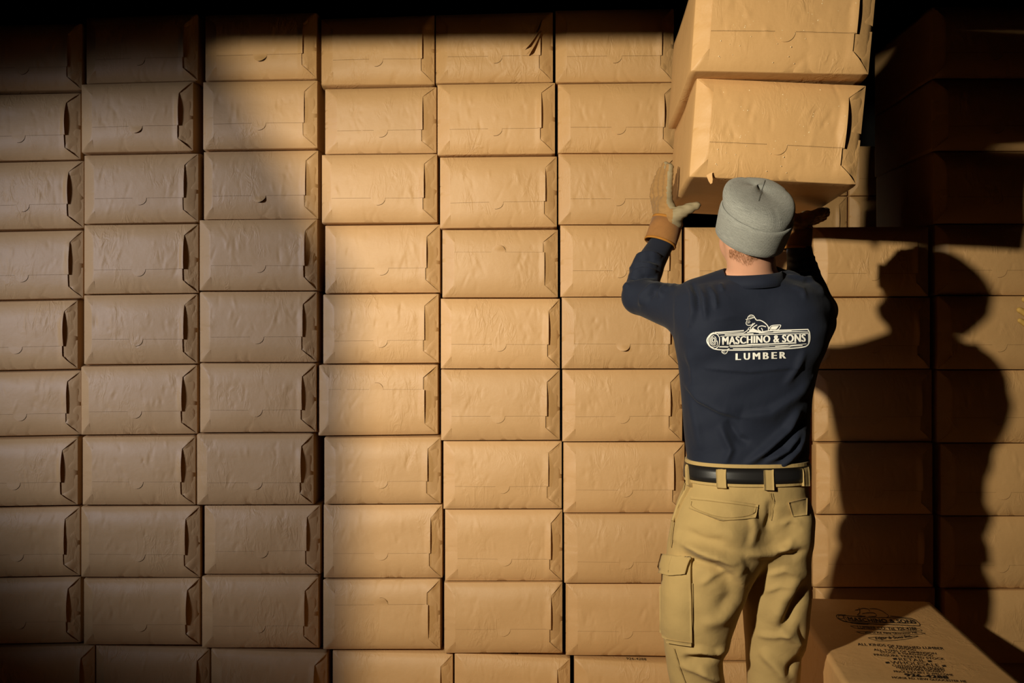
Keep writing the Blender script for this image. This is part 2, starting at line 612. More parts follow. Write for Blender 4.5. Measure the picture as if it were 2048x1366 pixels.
T3 = [(639, 867, 34, 26, 165, 164), (647, 871, 176, 171, 305, 303), (642, 874, 309, 307, 444, 443), (647, 879, 451, 448, 585, 584),
      (644, 876, 590, 588, 727, 725), (634, 874, 731, 731, 872, 869), (647, 883, 878, 876, 1009, 1008), (644, 883, 1013, 1012, 1159, 1159),
      (639, 879, 1164, 1162, 1302, 1301), (662, 904, 1308, 1314, 1446, 1446)]
T4 = [(870, 1106, 26, 20, 162, 160), (873, 1111, 168, 164, 308, 305), (878, 1114, 314, 312, 455, 452), (884, 1116, 460, 460, 594, 594),
      (881, 1120, 598, 598, 737, 737), (879, 1120, 740, 740, 881, 880), (886, 1124, 884, 884, 1019, 1018), (889, 1125, 1022, 1022, 1164, 1164),
      (888, 1125, 1167, 1166, 1307, 1306), (908, 1145, 1310, 1322, 1448, 1449)]
T5 = [(1110, 1348, 19, 15, 162, 161), (1116, 1354, 167, 164, 304, 304), (1117, 1359, 306, 306, 447, 447), (1121, 1365, 450, 450, 593, 592),
      (1124, 1364, 595, 595, 737, 737), (1124, 1366, 741, 740, 884, 883), (1127, 1371, 887, 887, 1027, 1027), (1129, 1369, 1030, 1030, 1167, 1167),
      (1127, 1370, 1171, 1171, 1315, 1316), (1149, 1388, 1320, 1333, 1460, 1460)]
for i in range(10):
    for c, T in ((1, T1), (2, T2), (3, T3), (4, T4), (5, T5)):
        FACE[c, i] = T[i]
y67 = [454, 596, 741, 888, 1033, 1181, 1328]
for k, i in enumerate(range(3, 9)):
    FACE[6, i] = (1372 + k, 1613 + k, y67[k], y67[k], y67[k + 1] - 4, y67[k + 1] - 4)
    FACE[7, i] = ((1629, 1632, 1633, 1635, 1630, 1636)[k], (1859, 1863, 1870, 1868, 1872, 1876)[k], y67[k] + 1, y67[k] - 1, y67[k + 1] - 4, y67[k + 1] - 4)
FACE[6, 9] = (1398, 1635, 1328, 1328, 1472, 1472)
FACE[7, 9] = (1650, 1892, 1329, 1329, 1474, 1474)
y8 = [12, 158, 303, 449, 593, 742, 890, 1037, 1183, 1331, 1477]
for i in range(10):
    xl = (1868, 1868, 1872, 1876, 1878, 1880, 1888, 1888, 1890, 1905)[i]
    FACE[8, i] = (xl, xl + 240, y8[i], y8[i] - 1, y8[i + 1] - 4, y8[i + 1] - 3)

YAW_W = math.atan(0.041)
W_P0 = Vector((0, 3.85, 0))
W_N = Vector((0.041, 1.0, 0)).normalized()
W_X = Vector((1, -0.041, 0)).normalized()
ORD = ['first', 'second', 'third', 'fourth', 'fifth', 'sixth', 'seventh', 'eighth', 'ninth', 'tenth']
CNAME = ['leftmost column at the frame edge', 'second column from the left', 'third column from the left', 'fourth column from the left',
         'fifth column from the left', 'sixth column from the left', 'column behind the man', 'dark column just right of the man', 'rightmost column']
POP = {(2, 0): .016, (2, 2): .016, (5, 4): .018, (4, 3): .014, (1, 1): .008, (3, 8): .007}
FLIP = {(4, 3), (3, 5), (3, 8)}
SPECIAL = {(2, 0): 'popped-open thumb tab', (2, 2): 'small torn thumb tab', (5, 4): 'lifted dark thumb tab', (4, 0): 'torn paper strip hanging',
           (4, 3): 'tab slit near its top', (3, 5): 'thumb tab upside down', (3, 8): 'upside-down curled tab'}


def wall_local(px, py, p0):
    P = on_plane(px, py, p0, W_N)
    d = P - p0
    return np.array([d.dot(W_X), d.z])


corner = {}
for (c, r), f in FACE.items():
    xl, xr, a, b, d, e = f
    corner[c, r] = [wall_local(xl, d, W_P0), wall_local(xr, e, W_P0), wall_local(xr, b, W_P0), wall_local(xl, a, W_P0)]
rng0 = random.Random(5)
bales = {}
for (c, r) in sorted(corner):
    q = [p.copy() for p in corner[c, r]]
    q2 = [p.copy() for p in q]
    if r == 9 and (c + 1, 8) in corner and (c + 1, 9) in corner:
        q[2][1] = min(q[2][1], corner[c + 1, 8][0][1] - .004)
    zlo, zhi = min(q[0][1], q[1][1]), max(q[2][1], q[3][1])

    def neighbours(cc):
        out = []
        for rr in (r - 1, r, r + 1):
            nb = corner.get((cc, rr))
            if nb and min(nb[0][1], nb[1][1]) < zhi + .004 and max(nb[2][1], nb[3][1]) > zlo - .004:
                out.append(nb)
        return out
    for i in (0, 3):
        g = [(q[i][0] - max(nb[1][0], nb[2][0])) / 2 - .0012 for nb in neighbours(c - 1)]
        q2[i][0] -= max(-.009, min([.0012] + g)) if g else .004
    for i in (1, 2):
        g = [(min(nb[0][0], nb[3][0]) - q[i][0]) / 2 - .0012 for nb in neighbours(c + 1)]
        q2[i][0] += max(-.009, min([-.0008] + g)) if g else .006
    for i in (0, 3):
        q[i][0] = max(q[i][0], q2[i][0])
    for i in (1, 2):
        q[i][0] = min(q[i][0], q2[i][0])
    up, dn = corner.get((c, r - 1)), corner.get((c, r + 1))
    q2[3][1] = (q[3][1] + up[0][1]) / 2 - .0006 if up else q[3][1] + .004
    q2[2][1] = (q[2][1] + up[1][1]) / 2 - .0006 if up else q[2][1] + .004
    q2[0][1] = (q[0][1] + dn[3][1]) / 2 + .0006 if dn else 0.001
    q2[1][1] = (q[1][1] + dn[2][1]) / 2 + .0006 if dn else 0.001
    if r == 9 and (c + 1, 8) in corner and (c + 1, 9) in corner:
        q2[2][1] = min(q2[2][1], (corner[c + 1, 8][0][1] + corner[c + 1, 9][3][1]) / 2 - .0015)
    cx = sum(p[0] for p in q) / 4
    cz = sum(p[1] for p in q2) / 4
    base = np.array([cx, cz])
    jit = rng0.uniform(-.010, .012)
    M = Matrix.Translation(W_P0 + W_X * cx + Vector((0, 0, cz)) + W_N * jit) @ Matrix.Rotation(-YAW_W, 4, 'Z')
    b = Bale(M, [p - base for p in q], [p - base for p in q2], 0.72, 100 + c * 17 + r, flip=(c, r) in FLIP,
             pop=POP.get((c, r), 0.0))
    root = b.build()
    lab = 'brown paper bale%s, %s row from top, %s' % (
        (' with ' + SPECIAL[c, r]) if (c, r) in SPECIAL else '', ORD[r], CNAME[c])
    if (c, r) in SPECIAL:
        lab = lab.replace('brown paper bale', 'bale').replace(' from the left', ' from left')
    tag(root, lab, 'bale', 'bales stacked in the wall')
    bales[c, r] = b

# torn strip that hangs from the fifth bale of the top row
b = bales[4, 0]


def strip_part(b, pts_st, widths, offs, name, parent):
    vs, n = [], len(pts_st)
    for (s, t), w, o in zip(pts_st, widths, offs):
        for sg in (-1, 1):
            vs.append(b.put(np.array([s + sg * w / b.W * .5]), np.array([t + sg * w * .25 / b.H]), np.array([o + (sg + 1) * .003]))[0])
    fs = [(2 * i, 2 * i + 1, 2 * i + 3, 2 * i + 2) for i in range(n - 1)]
    o = mesh_obj(name, vs, fs, PAPER, parent)
    o.color = b.color
    return o


strip_part(b, [(.905, .86), (.885, .74), (.85, .62), (.815, .54), (.775, .46), (.76, .44)], [.004, .010, .016, .022, .026, .018], [.008, .014, .02, .026, .03, .028], 'torn_strip', b.root)
strip_part(b, [(.90, .70), (.87, .58), (.835, .47), (.80, .37), (.79, .35)], [.008, .012, .016, .018, .012], [.01, .018, .022, .026, .03], 'torn_strip', b.root)

# deep wall of bales far behind, glimpsed under the lifted bales; it stands on a raised dark platform
tag(box('trim_2', (0.6, 5.55, 0), (3.4, 6.9, 1.99), DARKWALL), kind='structure')
for cx, dz, lab in ((1.66, 0, 'bale deep behind under the lifted bales, its right end lit'), (2.128, 0, 'bale deep behind in the dark, right of the lit bale end'),
                    (1.66, 1, 'bale deep behind, upper left of the far pair, hidden by the lifted bales'), (2.128, 1, 'bale deep behind in the dark, above the far right one')):
    h = .282
    q = [np.array(p) for p in ((-.226, -h / 2 + .004), (.226, -h / 2 + .004), (.226, h / 2 - .004), (-.226, h / 2 - .004))]
    q2 = [np.array(p) for p in ((-.230, -h / 2 + .0005), (.231, -h / 2 + .0005), (.231, h / 2 - .0005), (-.230, h / 2 - .0005))]
    M = Matrix.Translation((cx, 5.60, 1.99 + h * (dz + .5)))
    root = Bale(M, q, q2, .72, 900 + int(cx * 10) + dz).build()
    tag(root, 'brown paper ' + lab, 'bale', 'bales of the far stack')

# ------------------------------------------------------------------ carried bales
def posed_bale(corners, Y0, axis, roll, L, seed, **kw):
    ax = Vector(axis).normalized()
    right = ax.cross(Vector((0, 0, 1))).normalized()
    up = right.cross(ax).normalized()
    r = math.radians(roll)
    right, up = right * math.cos(r) - up * math.sin(r), up * math.cos(r) + right * math.sin(r)
    cpx = sum(c[0] for c in corners) / 4
    cpy = sum(c[1] for c in corners) / 4
    p0 = U(cpx, cpy, Y0)
    R = Matrix((right, ax, up)).transposed().to_4x4()
    M = Matrix.Translation(p0) @ R
    q = []
    for c in corners:
        P = on_plane(c[0], c[1], p0, ax) - p0
        q.append(np.array([P.dot(right), P.dot(up)]))
    q2 = [p * (1 + .003 / np.linalg.norm(p)) for p in q]
    b = Bale(M, q, q2, L, seed, **kw)
    return b, p0, right, up, ax


low, low_p0, low_r, low_u, low_ax = posed_bale([(1381, 350), (1716, 366), (1736, 168), (1396, 153)], 2.75, (.065, 1, -.045), 2.7, .68, 501, line=.335, lift=.95, detail=1.2, perf=True)
low.build()
tag(low.root, 'lower of the two lifted paper bales, resting on the man\'s gloves', 'bale', 'bales the man lifts')
upb, up_p0, up_r, up_u, up_ax = posed_bale([(1384, 137), (1741, 144), (1760, -62), (1398, -68)], 2.70, (.062, 1, -.045), 1.3, .70, 502, line=.36, lift=.95, detail=1.2, perf=True)
upb.build()
tag(upb.root, 'upper of the two lifted paper bales, cut by the top edge', 'bale', 'bales the man lifts')
for b in (low, upb):
    # row of perforations along the tear line, and sawdust specks
    vs, fs = [], []
    for s in np.arange(b.sl + .004, b.sr - .004, .0036 / b.W):
        if abs(s - b.tabc) < b.tr:
            continue
        s0, s1 = s, s + .0015 / b.W
        sg = np.array([s0, s1, s1, s0])
        tg = b.line + np.array([-.0008, -.0008, .0008, .0008]) / b.H + .006
        v = b.put(sg, tg, b.offt(sg, tg) + .0005)
        fs.append(tuple(len(vs) + i for i in range(4)))
        vs += list(v)
    tag(mesh_obj('perforation', vs, fs, SLOT, b.root), kind='stuff')
    vs, fs = [], []
    rg = np.random.RandomState(3)
    for _ in range(46):
        s, t = rg.uniform(.1, .9), rg.uniform(.05, .95)
        r = rg.choice([.0009, .0012, .0016, .003], p=[.45, .37, .16, .02])
        c = b.put(np.array([s]), np.array([t]), b.offt(np.array([s]), np.array([t])) + .0004)[0]
        k = len(vs)
        vs += [c + np.array(d) * r for d in ((-1, 0, -1), (1, 0, -.8), (.9, 0, 1), (-.8, 0, .9), (0, -.7, 0))]
        fs += [(k, k + 1, k + 4), (k + 1, k + 2, k + 4), (k + 2, k + 3, k + 4), (k + 3, k, k + 4)]
    tag(mesh_obj('sawdust', vs, fs, CHIP, b.root), kind='stuff')
b = low
strip_part(b, [(.115, .03), (.118, .0), (.125, -.04), (.13, -.075)], [.014, .012, .010, .004], [.002, .006, .010, .014], 'torn_strip', b.root)

# ------------------------------------------------------------------ printed bale lying in front, on another one
FB_TOP = 0.603
fa = Vector((0.087, 0.83, 0)).normalized()
fr = Vector((fa.y, -fa.x, 0))
for k in range(2):
    h = FB_TOP / 2
    z0 = h * k
    hw = .232
    q = [np.array(p) for p in ((-hw + .006, -h / 2 + .012), (hw - .006, -h / 2 + .012), (hw - .006, h / 2 - .012), (-hw + .006, h / 2 - .012))]
    q2 = [np.array(p) for p in ((-hw, -h / 2), (hw, -h / 2), (hw, h / 2), (-hw, h / 2))]
    o = Vector((1.107 - .0073, 2.54, z0 + h / 2)) + fr * (0.0 if k else .02)
    M = Matrix.Translation(o) @ Matrix((fr, fa, Vector((0, 0, 1)))).transposed().to_4x4()
    fb = Bale(M, q, q2, .91, 700 + k)
    fb.build()
    if k:
        tag(fb.root, 'paper bale with printed top lying before the stack, right of the man', 'bale', 'bales lying on the floor')
    else:
        tag(fb.root, 'paper bale on the floor under the printed one', 'bale', 'bales lying on the floor')


def bvh_of(o):
    me = o.data
    n = len(me.vertices)
    co = np.empty(n * 3, dtype=np.float32)
    me.vertices.foreach_get('co', co)
    co = co.reshape(-1, 3)
    M = np.array(o.matrix_world)
    w = co @ M[:3, :3].T + M[:3, 3]
    return BVHTree.FromPolygons(w.tolist(), [tuple(p.vertices) for p in me.polygons])


bpy.context.view_layer.update()


def text_mesh(txt, bold=0.0, fine=True):
    cu = bpy.data.curves.new('t', 'FONT')
    cu.body = txt
    cu.size = 1.0
    cu.space_character = 1.0 + bold * 1.6
    cu.resolution_u = 3
    ob = bpy.data.objects.new('t', cu)
    COL.objects.link(ob)
    dg = bpy.context.evaluated_depsgraph_get()
    dg.update()
    me = bpy.data.meshes.new_from_object(ob.evaluated_get(dg))
    bm = bmesh.new()
    bm.from_mesh(me)
    for _ in range(5):                              # short edges, so that the lettering can follow a curved surface
        bmesh.ops.triangulate(bm, faces=bm.faces[:])
        long_ = [e for e in bm.edges if e.calc_length() > .16]
        if not long_ or not fine:
            break
        bmesh.ops.subdivide_edges(bm, edges=long_, cuts=1)
    bm.verts.index_update()
    v = np.array([tuple(x.co)[:2] for x in bm.verts])
    f = [tuple(x.index for x in p.verts) for p in bm.faces]
    bm.free()
    bpy.data.objects.remove(ob)
    bpy.data.curves.remove(cu)
    bpy.data.meshes.remove(me)
    return v, f


class Print:
    """flat print: gathered in photo-frame units, laid on a surface with a hair of clearance"""

    def __init__(self, conv):
        self.v, self.f, self.conv, self.eps = [], [], conv, 0.0

    def add(self, pts, faces):
        k = len(self.v)
        self.v += [self.conv(p[0], p[1], self.eps) for p in pts]
        self.f += [tuple(i + k for i in f) for f in faces]

    def text(self, txt, p0, p1, h, bold=0.0, cap=0.70, shear=0.0):
        v, f = text_mesh(txt, bold)
        x0, x1 = v[:, 0].min() - bold, v[:, 0].max() + bold
        d = np.array(p1, float) - np.array(p0, float)
        up = np.array([shear, -1.0])
        # heavy lettering: the glyphs overprinted with small sideways shifts
        k = max(0, int(math.ceil(bold / .018)))
        for sx in (np.linspace(-bold, bold, 2 * k + 1) if k else (0.0,)):
            pts = []
            for x, y in v:
                u = (x + sx - x0) / (x1 - x0)
                w = y / cap * h
                pts.append(np.array(p0) + d * u + up * w)
            self.add(pts, f)
            self.eps += .00012
        self.eps = 0.0

    def line(self, pts, w, closed=False, step=16):
        P = [np.array(p, float) for p in pts]
        if closed:
            P.append(P[0])
        if len(P) > 3:
            for _ in range(2):                      # round the corners
                C_ = [P[0]]
                for a, b in zip(P[:-1], P[1:]):
                    C_ += [a * .78 + b * .22, a * .22 + b * .78]
                P = C_ + [P[-1]]
        Q = [P[0]]
        for a, b in zip(P[:-1], P[1:]):
            n = max(1, int(np.linalg.norm(b - a) / step))
            for i in range(1, n + 1):
                Q.append(a + (b - a) * i / n)
        Q = np.array(Q)
        T = np.gradient(Q, axis=0)
        T /= (np.linalg.norm(T, axis=1)[:, None] + 1e-9)
        Nn = np.stack([-T[:, 1], T[:, 0]], -1)
        W = np.asarray(w, float) if np.ndim(w) else np.full(len(Q), w)
        if len(W) != len(Q):
            W = np.interp(np.linspace(0, 1, len(Q)), np.linspace(0, 1, len(W)), W)
        A, B = Q + Nn * W[:, None] / 2, Q - Nn * W[:, None] / 2
        pts = [p for ab in zip(A, B) for p in ab]
        self.add(pts, [(2 * i, 2 * i + 1, 2 * i + 3, 2 * i + 2) for i in range(len(Q) - 1)])

    def ell(self, cx, cy, rx, ry, w, a0=0, a1=360, tilt=0):
        a = np.radians(np.linspace(a0, a1, 28))
        self.line(np.stack([cx + rx * np.cos(a) + tilt * ry * np.sin(a), cy + ry * np.sin(a)], -1), w)

    def poly(self, pts):
        self.add(pts, [tuple(range(len(pts)))])

    def done(self, name, mat, parent, face_dir):
        Mi = np.array(parent.matrix_world.inverted())
        v = np.array([tuple(p) for p in self.v])
        v = v @ Mi[:3, :3].T + Mi[:3, 3]
        o = mesh_obj(name, v, self.f, mat, parent, smooth=False)
        return o


fb_bvh = bvh_of(fb.root)


def top_conv(s, ox, oy):
    def conv(x, y, e=0.0):
        P = on_plane(ox + x * s, oy + y * s, Vector((0, 0, FB_TOP)), Vector((0, 0, 1)))
        hit = fb_bvh.ray_cast(P + Vector((0, 0, .3)), Vector((0, 0, -1)))
        z = hit[0].z if hit[0] else FB_TOP
        return Vector((P.x, P.y, z + .0012 + e))
    return conv


pr = Print(top_conv(280 / 2048, 1690, 1270))
for txt, p0, p1, h, bo in (
        ('ALL KINDS OF FINISHED LUMBER', (190, 145), (1450, 213), 34, .012),
        ('PLYWOOD', (655, 196), (1040, 222), 28, .006),
        ('ALL TYPES OF DIMENSION', (425, 222), (1340, 278), 28, .006),
        ('STOCK & HARDWOOD', (520, 256), (1290, 306), 26, .006),
        ('PRESSURE TREATED STOCK', (430, 293), (1460, 356), 28, .006),
        ('RETAIL', (795, 368), (1180, 389), 42, .0),
        ('WHOLESALE', (680, 414), (1385, 455), 46, .0),
        ('CUSTOM MADE TRUSSES', (695, 452), (1455, 497), 27, .004),
        ('HARDWOOD FLOORING', (755, 483), (1460, 522), 27, .004),
        ('STATEWIDE DELIVERY', (820, 513), (1455, 552), 27, .004),
        ('PRICE INQUIRY IS WELCOME', (720, 543), (1585, 598), 28, .006),
        ('926-4288', (880, 606), (1520, 645), 44, .045),
        ('MORSE RD. NEW GLOUCESTER ME', (695, 638), (1780, 700), 30, .006)):
    pr.text(txt, p0, p1, h, bo, shear=-.55)
for x, y in ((730, 342), (1237, 373), (620, 393), (1447, 442)):
    pr.poly([(x - 36, y - 10), (x + 18, y - 14), (x + 36, y + 10), (x - 18, y + 14)])
pr.v2 = pr.v
pr.conv = top_conv(280 / 2048, 1660, 1200)
pr.text('MASCHINO & SONS', (275, 296), (1265, 342), 52, .03, shear=-.6)
pr.text('LUMBER CO. Tel. 926-4288', (410, 414), (1270, 441), 42, .012, shear=-.4)
pr.text('Morse Rd. New Gloucester ME', (520, 490), (1275, 488), 28, .008, shear=-.4)
pr.text('Edgar & Sons Inc.', (670, 580), (1195, 535), 38, .012, shear=-.4)
pr.line([(230, 215), (90, 212), (95, 250), (160, 292), (255, 318), (420, 330), (700, 342), (1290, 378), (1320, 368), (1305, 335), (1240, 280), (1180, 262), (880, 232)], 9)
pr.line([(230, 215), (190, 230), (215, 280), (255, 318)], 8)
pr.ell(160, 245, 40, 26, 6)
pr.line([(230, 222), (500, 238), (800, 250), (1190, 272), (1290, 345), (700, 318), (260, 305), (220, 240)], 6)
pr.line([(420, 112), (440, 160), (425, 190), (385, 215), (520, 228)], 8)
pr.line([(365, 142), (430, 132), (480, 112), (570, 130), (580, 165)], 7)
pr.line([(580, 125), (680, 125), (770, 160), (830, 205), (865, 232), (830, 252)], 7)
pr.line([(470, 190), (560, 175), (660, 185), (690, 230), (560, 232)], 7)
pr.line([(300, 330), (420, 345), (560, 348)], 8)
pr.line([(295, 375), (1260, 402), (1370, 450), (1280, 448), (390, 420), (295, 375)], 5)
pr.line([(385, 462), (500, 462), (1290, 460), (1415, 492), (1290, 500), (530, 506), (385, 462)], 5)
pr.line([(555, 555), (680, 545), (1330, 518), (1210, 550), (820, 595), (690, 600), (555, 555)], 6)
fbp = pr.done('printed_text', INK, fb.root, None)

# short lines of print that peep out on the upper edges of bales low in the wall
for (c, r), txt, s0, s1 in (((3, 7), 'MASCHINO & SONS LUMBER', .30, .72), ((4, 7), '926-4288', .42, .56), ((5, 8), 'MASCHINO & SONS', .30, .68),
                            ((5, 9), '926-4288', .45, .62), ((4, 9), '926-4288', .42, .55)):
    b = bales[c, r]
    v, f = text_mesh(txt, .02)
    x0, x1 = v[:, 0].min(), v[:, 0].max()
    ss = s0 + (v[:, 0] - x0) / (x1 - x0) * (s1 - s0)
    tp = b.xz(ss, np.ones(len(ss)), b.q2)
    w = np.clip((v[:, 1] - v[:, 1].min()) / .75, 0, 1)
    vv = np.stack([tp[:, 0], .031 + w * .02, tp[:, 1] - .0022 * (1 - w) + .0006], -1)
    mesh_obj('printed_text', vv, f, INK, b.root, smooth=False)

# ------------------------------------------------------------------ implicit surfaces for the figures
def smin(a, b, k):
    h = np.clip(.5 + .5 * (b - a) / k, 0, 1)
    return b * (1 - h) + a * h - k * h * (1 - h)


def cone(P, a, b, ra, rb):
    a, b = np.array(a, np.float32), np.array(b, np.float32)
    ba = b - a
    pa = P - a
    t = np.clip((pa @ ba) / (ba @ ba), 0, 1)
    d = pa - t[..., None] * ba
    return np.sqrt((d * d).sum(-1)) - (ra + (rb - ra) * t)


def ell(P, c, r, R=None):
    p = P - np.array(c, np.float32)
    if R is not None:
        p = p @ np.array(R, np.float32)
    r = np.array(r, np.float32)
    k = np.sqrt(((p / r) ** 2).sum(-1))
    return (k - 1) * r.min()


def loft(P, z, cx, cy, a, b, n=2.3, grow=0.0):
    """stack of super-elliptic sections; z ascending"""
    pz = P[..., 2]
    CX, CY = np.interp(pz, z, cx), np.interp(pz, z, cy)
    A, B = np.interp(pz, z, a) + grow, np.interp(pz, z, b) + grow
    rho = ((np.abs(P[..., 0] - CX) / A) ** n + (np.abs(P[..., 1] - CY) / B) ** n) ** (1 / n)
    d = (rho - 1) * np.minimum(A, B)
    return np.maximum(np.maximum(d, z[0] - pz), pz - z[-1])


def nets(fn, lo, hi, h, relax=2):
    lo, hi = np.array(lo, np.float32), np.array(hi, np.float32)
    n = np.ceil((hi - lo) / h).astype(int) + 1
    ax = [lo[i] + h * np.arange(n[i], dtype=np.float32) for i in range(3)]
    F = np.empty(n, np.float32)
    for i0 in range(0, n[0], 24):
        g = np.stack(np.meshgrid(ax[0][i0:i0 + 24], ax[1], ax[2], indexing='ij'), -1)
        F[i0:i0 + 24] = fn(g)
    ins = F < 0
    cnt = np.zeros(n - 1, np.int8)
    for dx in (0, 1):
        for dy in (0, 1):
            for dz in (0, 1):
                cnt += ins[dx:n[0] - 1 + dx, dy:n[1] - 1 + dy, dz:n[2] - 1 + dz]
    act = np.argwhere((cnt > 0) & (cnt < 8))
    ids = -np.ones(n - 1, np.int64)
    ids[act[:, 0], act[:, 1], act[:, 2]] = np.arange(len(act))
    acc = np.zeros((len(act), 3))
    num = np.zeros(len(act))
    cs = [(0, 0, 0), (1, 0, 0), (0, 1, 0), (1, 1, 0), (0, 0, 1), (1, 0, 1), (0, 1, 1), (1, 1, 1)]
    for i in range(8):
        for j in range(i + 1, 8):
            d = np.array(cs[j]) - np.array(cs[i])
            if np.abs(d).sum() != 1:
                continue
            A, B = act + cs[i], act + cs[j]
            fa_, fb_ = F[A[:, 0], A[:, 1], A[:, 2]], F[B[:, 0], B[:, 1], B[:, 2]]
            m = (fa_ < 0) != (fb_ < 0)
            t = fa_[m] / (fa_[m] - fb_[m])
            acc[m] += np.array(cs[i]) + t[:, None] * d
            num[m] += 1
    V = lo + h * (act + acc / num[:, None])
    Q = []
    for axis in range(3):
        o = [0, 0, 0]
        o[axis] = 1
        a = ins[:n[0] - o[0], :n[1] - o[1], :n[2] - o[2]]
        b_ = ins[o[0]:, o[1]:, o[2]:]
        E = np.argwhere(a != b_)
        u, v = [k for k in range(3) if k != axis]
        E = E[(E[:, u] > 0) & (E[:, v] > 0) & (E[:, u] < n[u] - 1) & (E[:, v] < n[v] - 1)]
        du, dv = np.zeros(3, int), np.zeros(3, int)
        du[u] = 1
        dv[v] = 1
        q = np.stack([ids[tuple((E - du - dv).T)], ids[tuple((E - dv).T)], ids[tuple(E.T)], ids[tuple((E - du).T)]], -1)
        flip_ = ins[tuple(E.T)]
        if axis == 1:
            flip_ = ~flip_
        q[~flip_] = q[~flip_][:, ::-1]
        Q.append(q)
    Q = np.concatenate(Q)
    for _ in range(relax):
        V = laplace(V, Q, .5)
    return V, Q


def laplace(V, Q, k):
    S_, C = np.zeros_like(V), np.zeros(len(V))
    for a, b in ((0, 1), (1, 2), (2, 3), (3, 0)):
        np.add.at(S_, Q[:, a], V[Q[:, b]])
        np.add.at(S_, Q[:, b], V[Q[:, a]])
        np.add.at(C, Q[:, a], 1)
        np.add.at(C, Q[:, b], 1)
    return V * (1 - k) + k * S_ / np.maximum(C, 1)[:, None]


def normals(V, Q):
    n = np.cross(V[Q[:, 2]] - V[Q[:, 0]], V[Q[:, 3]] - V[Q[:, 1]])
    R = np.zeros_like(V)
    for i in range(4):
        np.add.at(R, Q[:, i], n)
    return R / (np.linalg.norm(R, axis=1)[:, None] + 1e-12)


def to_px(V):
    d = V - np.array([0, 0, CAM_H])
    f = d[:, 1] * CP - d[:, 2] * SP
    u = d[:, 0] / f
    v = (d[:, 1] * SP + d[:, 2] * CP) / f
    return np.stack([1024 + u * F_PX, 683 - v * F_PX], -1)


def fold_field(px, folds):
    out = np.zeros(len(px))
    for pts, w1, w2, amp in folds:
        P = np.array(pts, float)
        best = np.full(len(px), 1e9)
        sgn = np.zeros(len(px))
        end = np.zeros(len(px))
        ln = np.concatenate([[0], np.cumsum(np.linalg.norm(np.diff(P, axis=0), axis=1))])
        for i in range(len(P) - 1):
            d = P[i + 1] - P[i]
            t = np.clip(((px - P[i]) @ d) / (d @ d), 0, 1)
            e = px - P[i] - t[:, None] * d
            dist = np.linalg.norm(e, axis=1)
            m = dist < best
            best[m] = dist[m]
            sgn[m] = np.sign(d[0] * e[m, 1] - d[1] * e[m, 0])
            end[m] = (ln[i] + t[m] * np.linalg.norm(d)) / ln[-1]
        w = np.where(sgn > 0, w1, w2)
        fade = np.clip(np.minimum(end, 1 - end) / .25, 0, 1) ** .7 * .85 + .15
        out += amp * np.exp(-(best / w) ** 2) * fade
    return out


def vec(px, py, Y):
    return tuple(U(px, py, Y))


YB = 2.77   # middle of the man's body


def profile(rows, Yc=YB):
    """rows: (py, left px, right px, half depth, depth shift) from top to bottom -> loft arrays, z ascending"""
    rows = sorted(rows, key=lambda r: -r[0])
    z = np.array([U(0, r[0], Yc).z for r in rows])
    L = np.array([U(r[1], r[0], Yc).x for r in rows])
    R = np.array([U(r[2], r[0], Yc).x for r in rows])
    return z, (L + R) / 2, np.array([Yc + r[4] for r in rows]), (R - L) / 2, np.array([r[3] for r in rows])


TORSO = profile([(549, 1466, 1546, .055, -.02), (560, 1448, 1566, .07, -.02), (572, 1405, 1606, .085, -.015), (590, 1372, 1640, .10, -.01),
                 (620, 1354, 1656, .115, 0), (655, 1350, 1660, .125, 0), (690, 1350, 1652, .13, 0), (725, 1357, 1637, .128, 0), (760, 1361, 1627, .123, 0),
                 (800, 1364, 1621, .117, 0), (850, 1368, 1617, .113, 0), (900, 1373, 1615, .115, 0), (930, 1377, 1612, .117, 0), (960, 1379, 1608, .11, 0),
                 (1000, 1385, 1602, .10, 0)])
LSH, LEL, LMID, LWR = vec(1396, 626, 2.78), vec(1279, 594, 2.96), vec(1293, 540, 3.03), vec(1324, 486, 3.10)
RSH, REL, RMID, RWR = vec(1612, 634, 2.78), vec(1640, 622, 3.03), vec(1606, 548, 3.07), vec(1597, 490, 3.11)
HEAD = Vector(vec(1500, 473, 2.70))
tl, ph = math.radians(37), math.radians(11)
HA = Vector((math.sin(ph) * math.sin(tl), -math.cos(ph) * math.sin(tl), math.cos(tl)))
HE1 = Vector((math.cos(ph), math.sin(ph), 0))
HE1 = (HE1 - HA * HE1.dot(HA)).normalized()
HF = HA.cross(HE1).normalized()           # the way the face looks
if HF.y < 0:
    HF = -HF
HR = np.array([tuple(HE1), tuple(HF), tuple(HA)]).T


def hp(a, b, c):
    return tuple(HEAD + HE1 * a + HF * b + HA * c)


def arms(P, k=1.0, d=0.0):
    f = None
    for chain in ((LSH, LEL, LMID, LWR), (RSH, REL, RMID, RWR)):
        rad = [.074 * k + d, .051 * k + d, .047 * k + d, .037 * k + d]
        g = cone(P, chain[0], chain[1], rad[0], rad[1])
        g = smin(g, cone(P, chain[1], chain[2], rad[1], rad[2]), .012)
        g = smin(g, cone(P, chain[2], chain[3], rad[2], rad[3]), .012)
        f = g if f is None else np.minimum(f, g)
    return f


def torso(P, d=0.0):
    f = loft(P, *TORSO, n=2.25, grow=d)
    nb = vec(1506, 556, 2.765)
    f = smin(f, cone(P, nb, vec(1602, 598, 2.775), .052 + d, .060 + d), .03)
    f = smin(f, cone(P, nb, vec(1402, 598, 2.775), .052 + d, .060 + d), .03)
    # shoulder blades
    f = smin(f, ell(P, vec(1425, 650, 2.70), (.075 + d, .06 + d, .09 + d)), .04)
    f = smin(f, ell(P, vec(1590, 655, 2.70), (.075 + d, .06 + d, .09 + d)), .04)
    return f


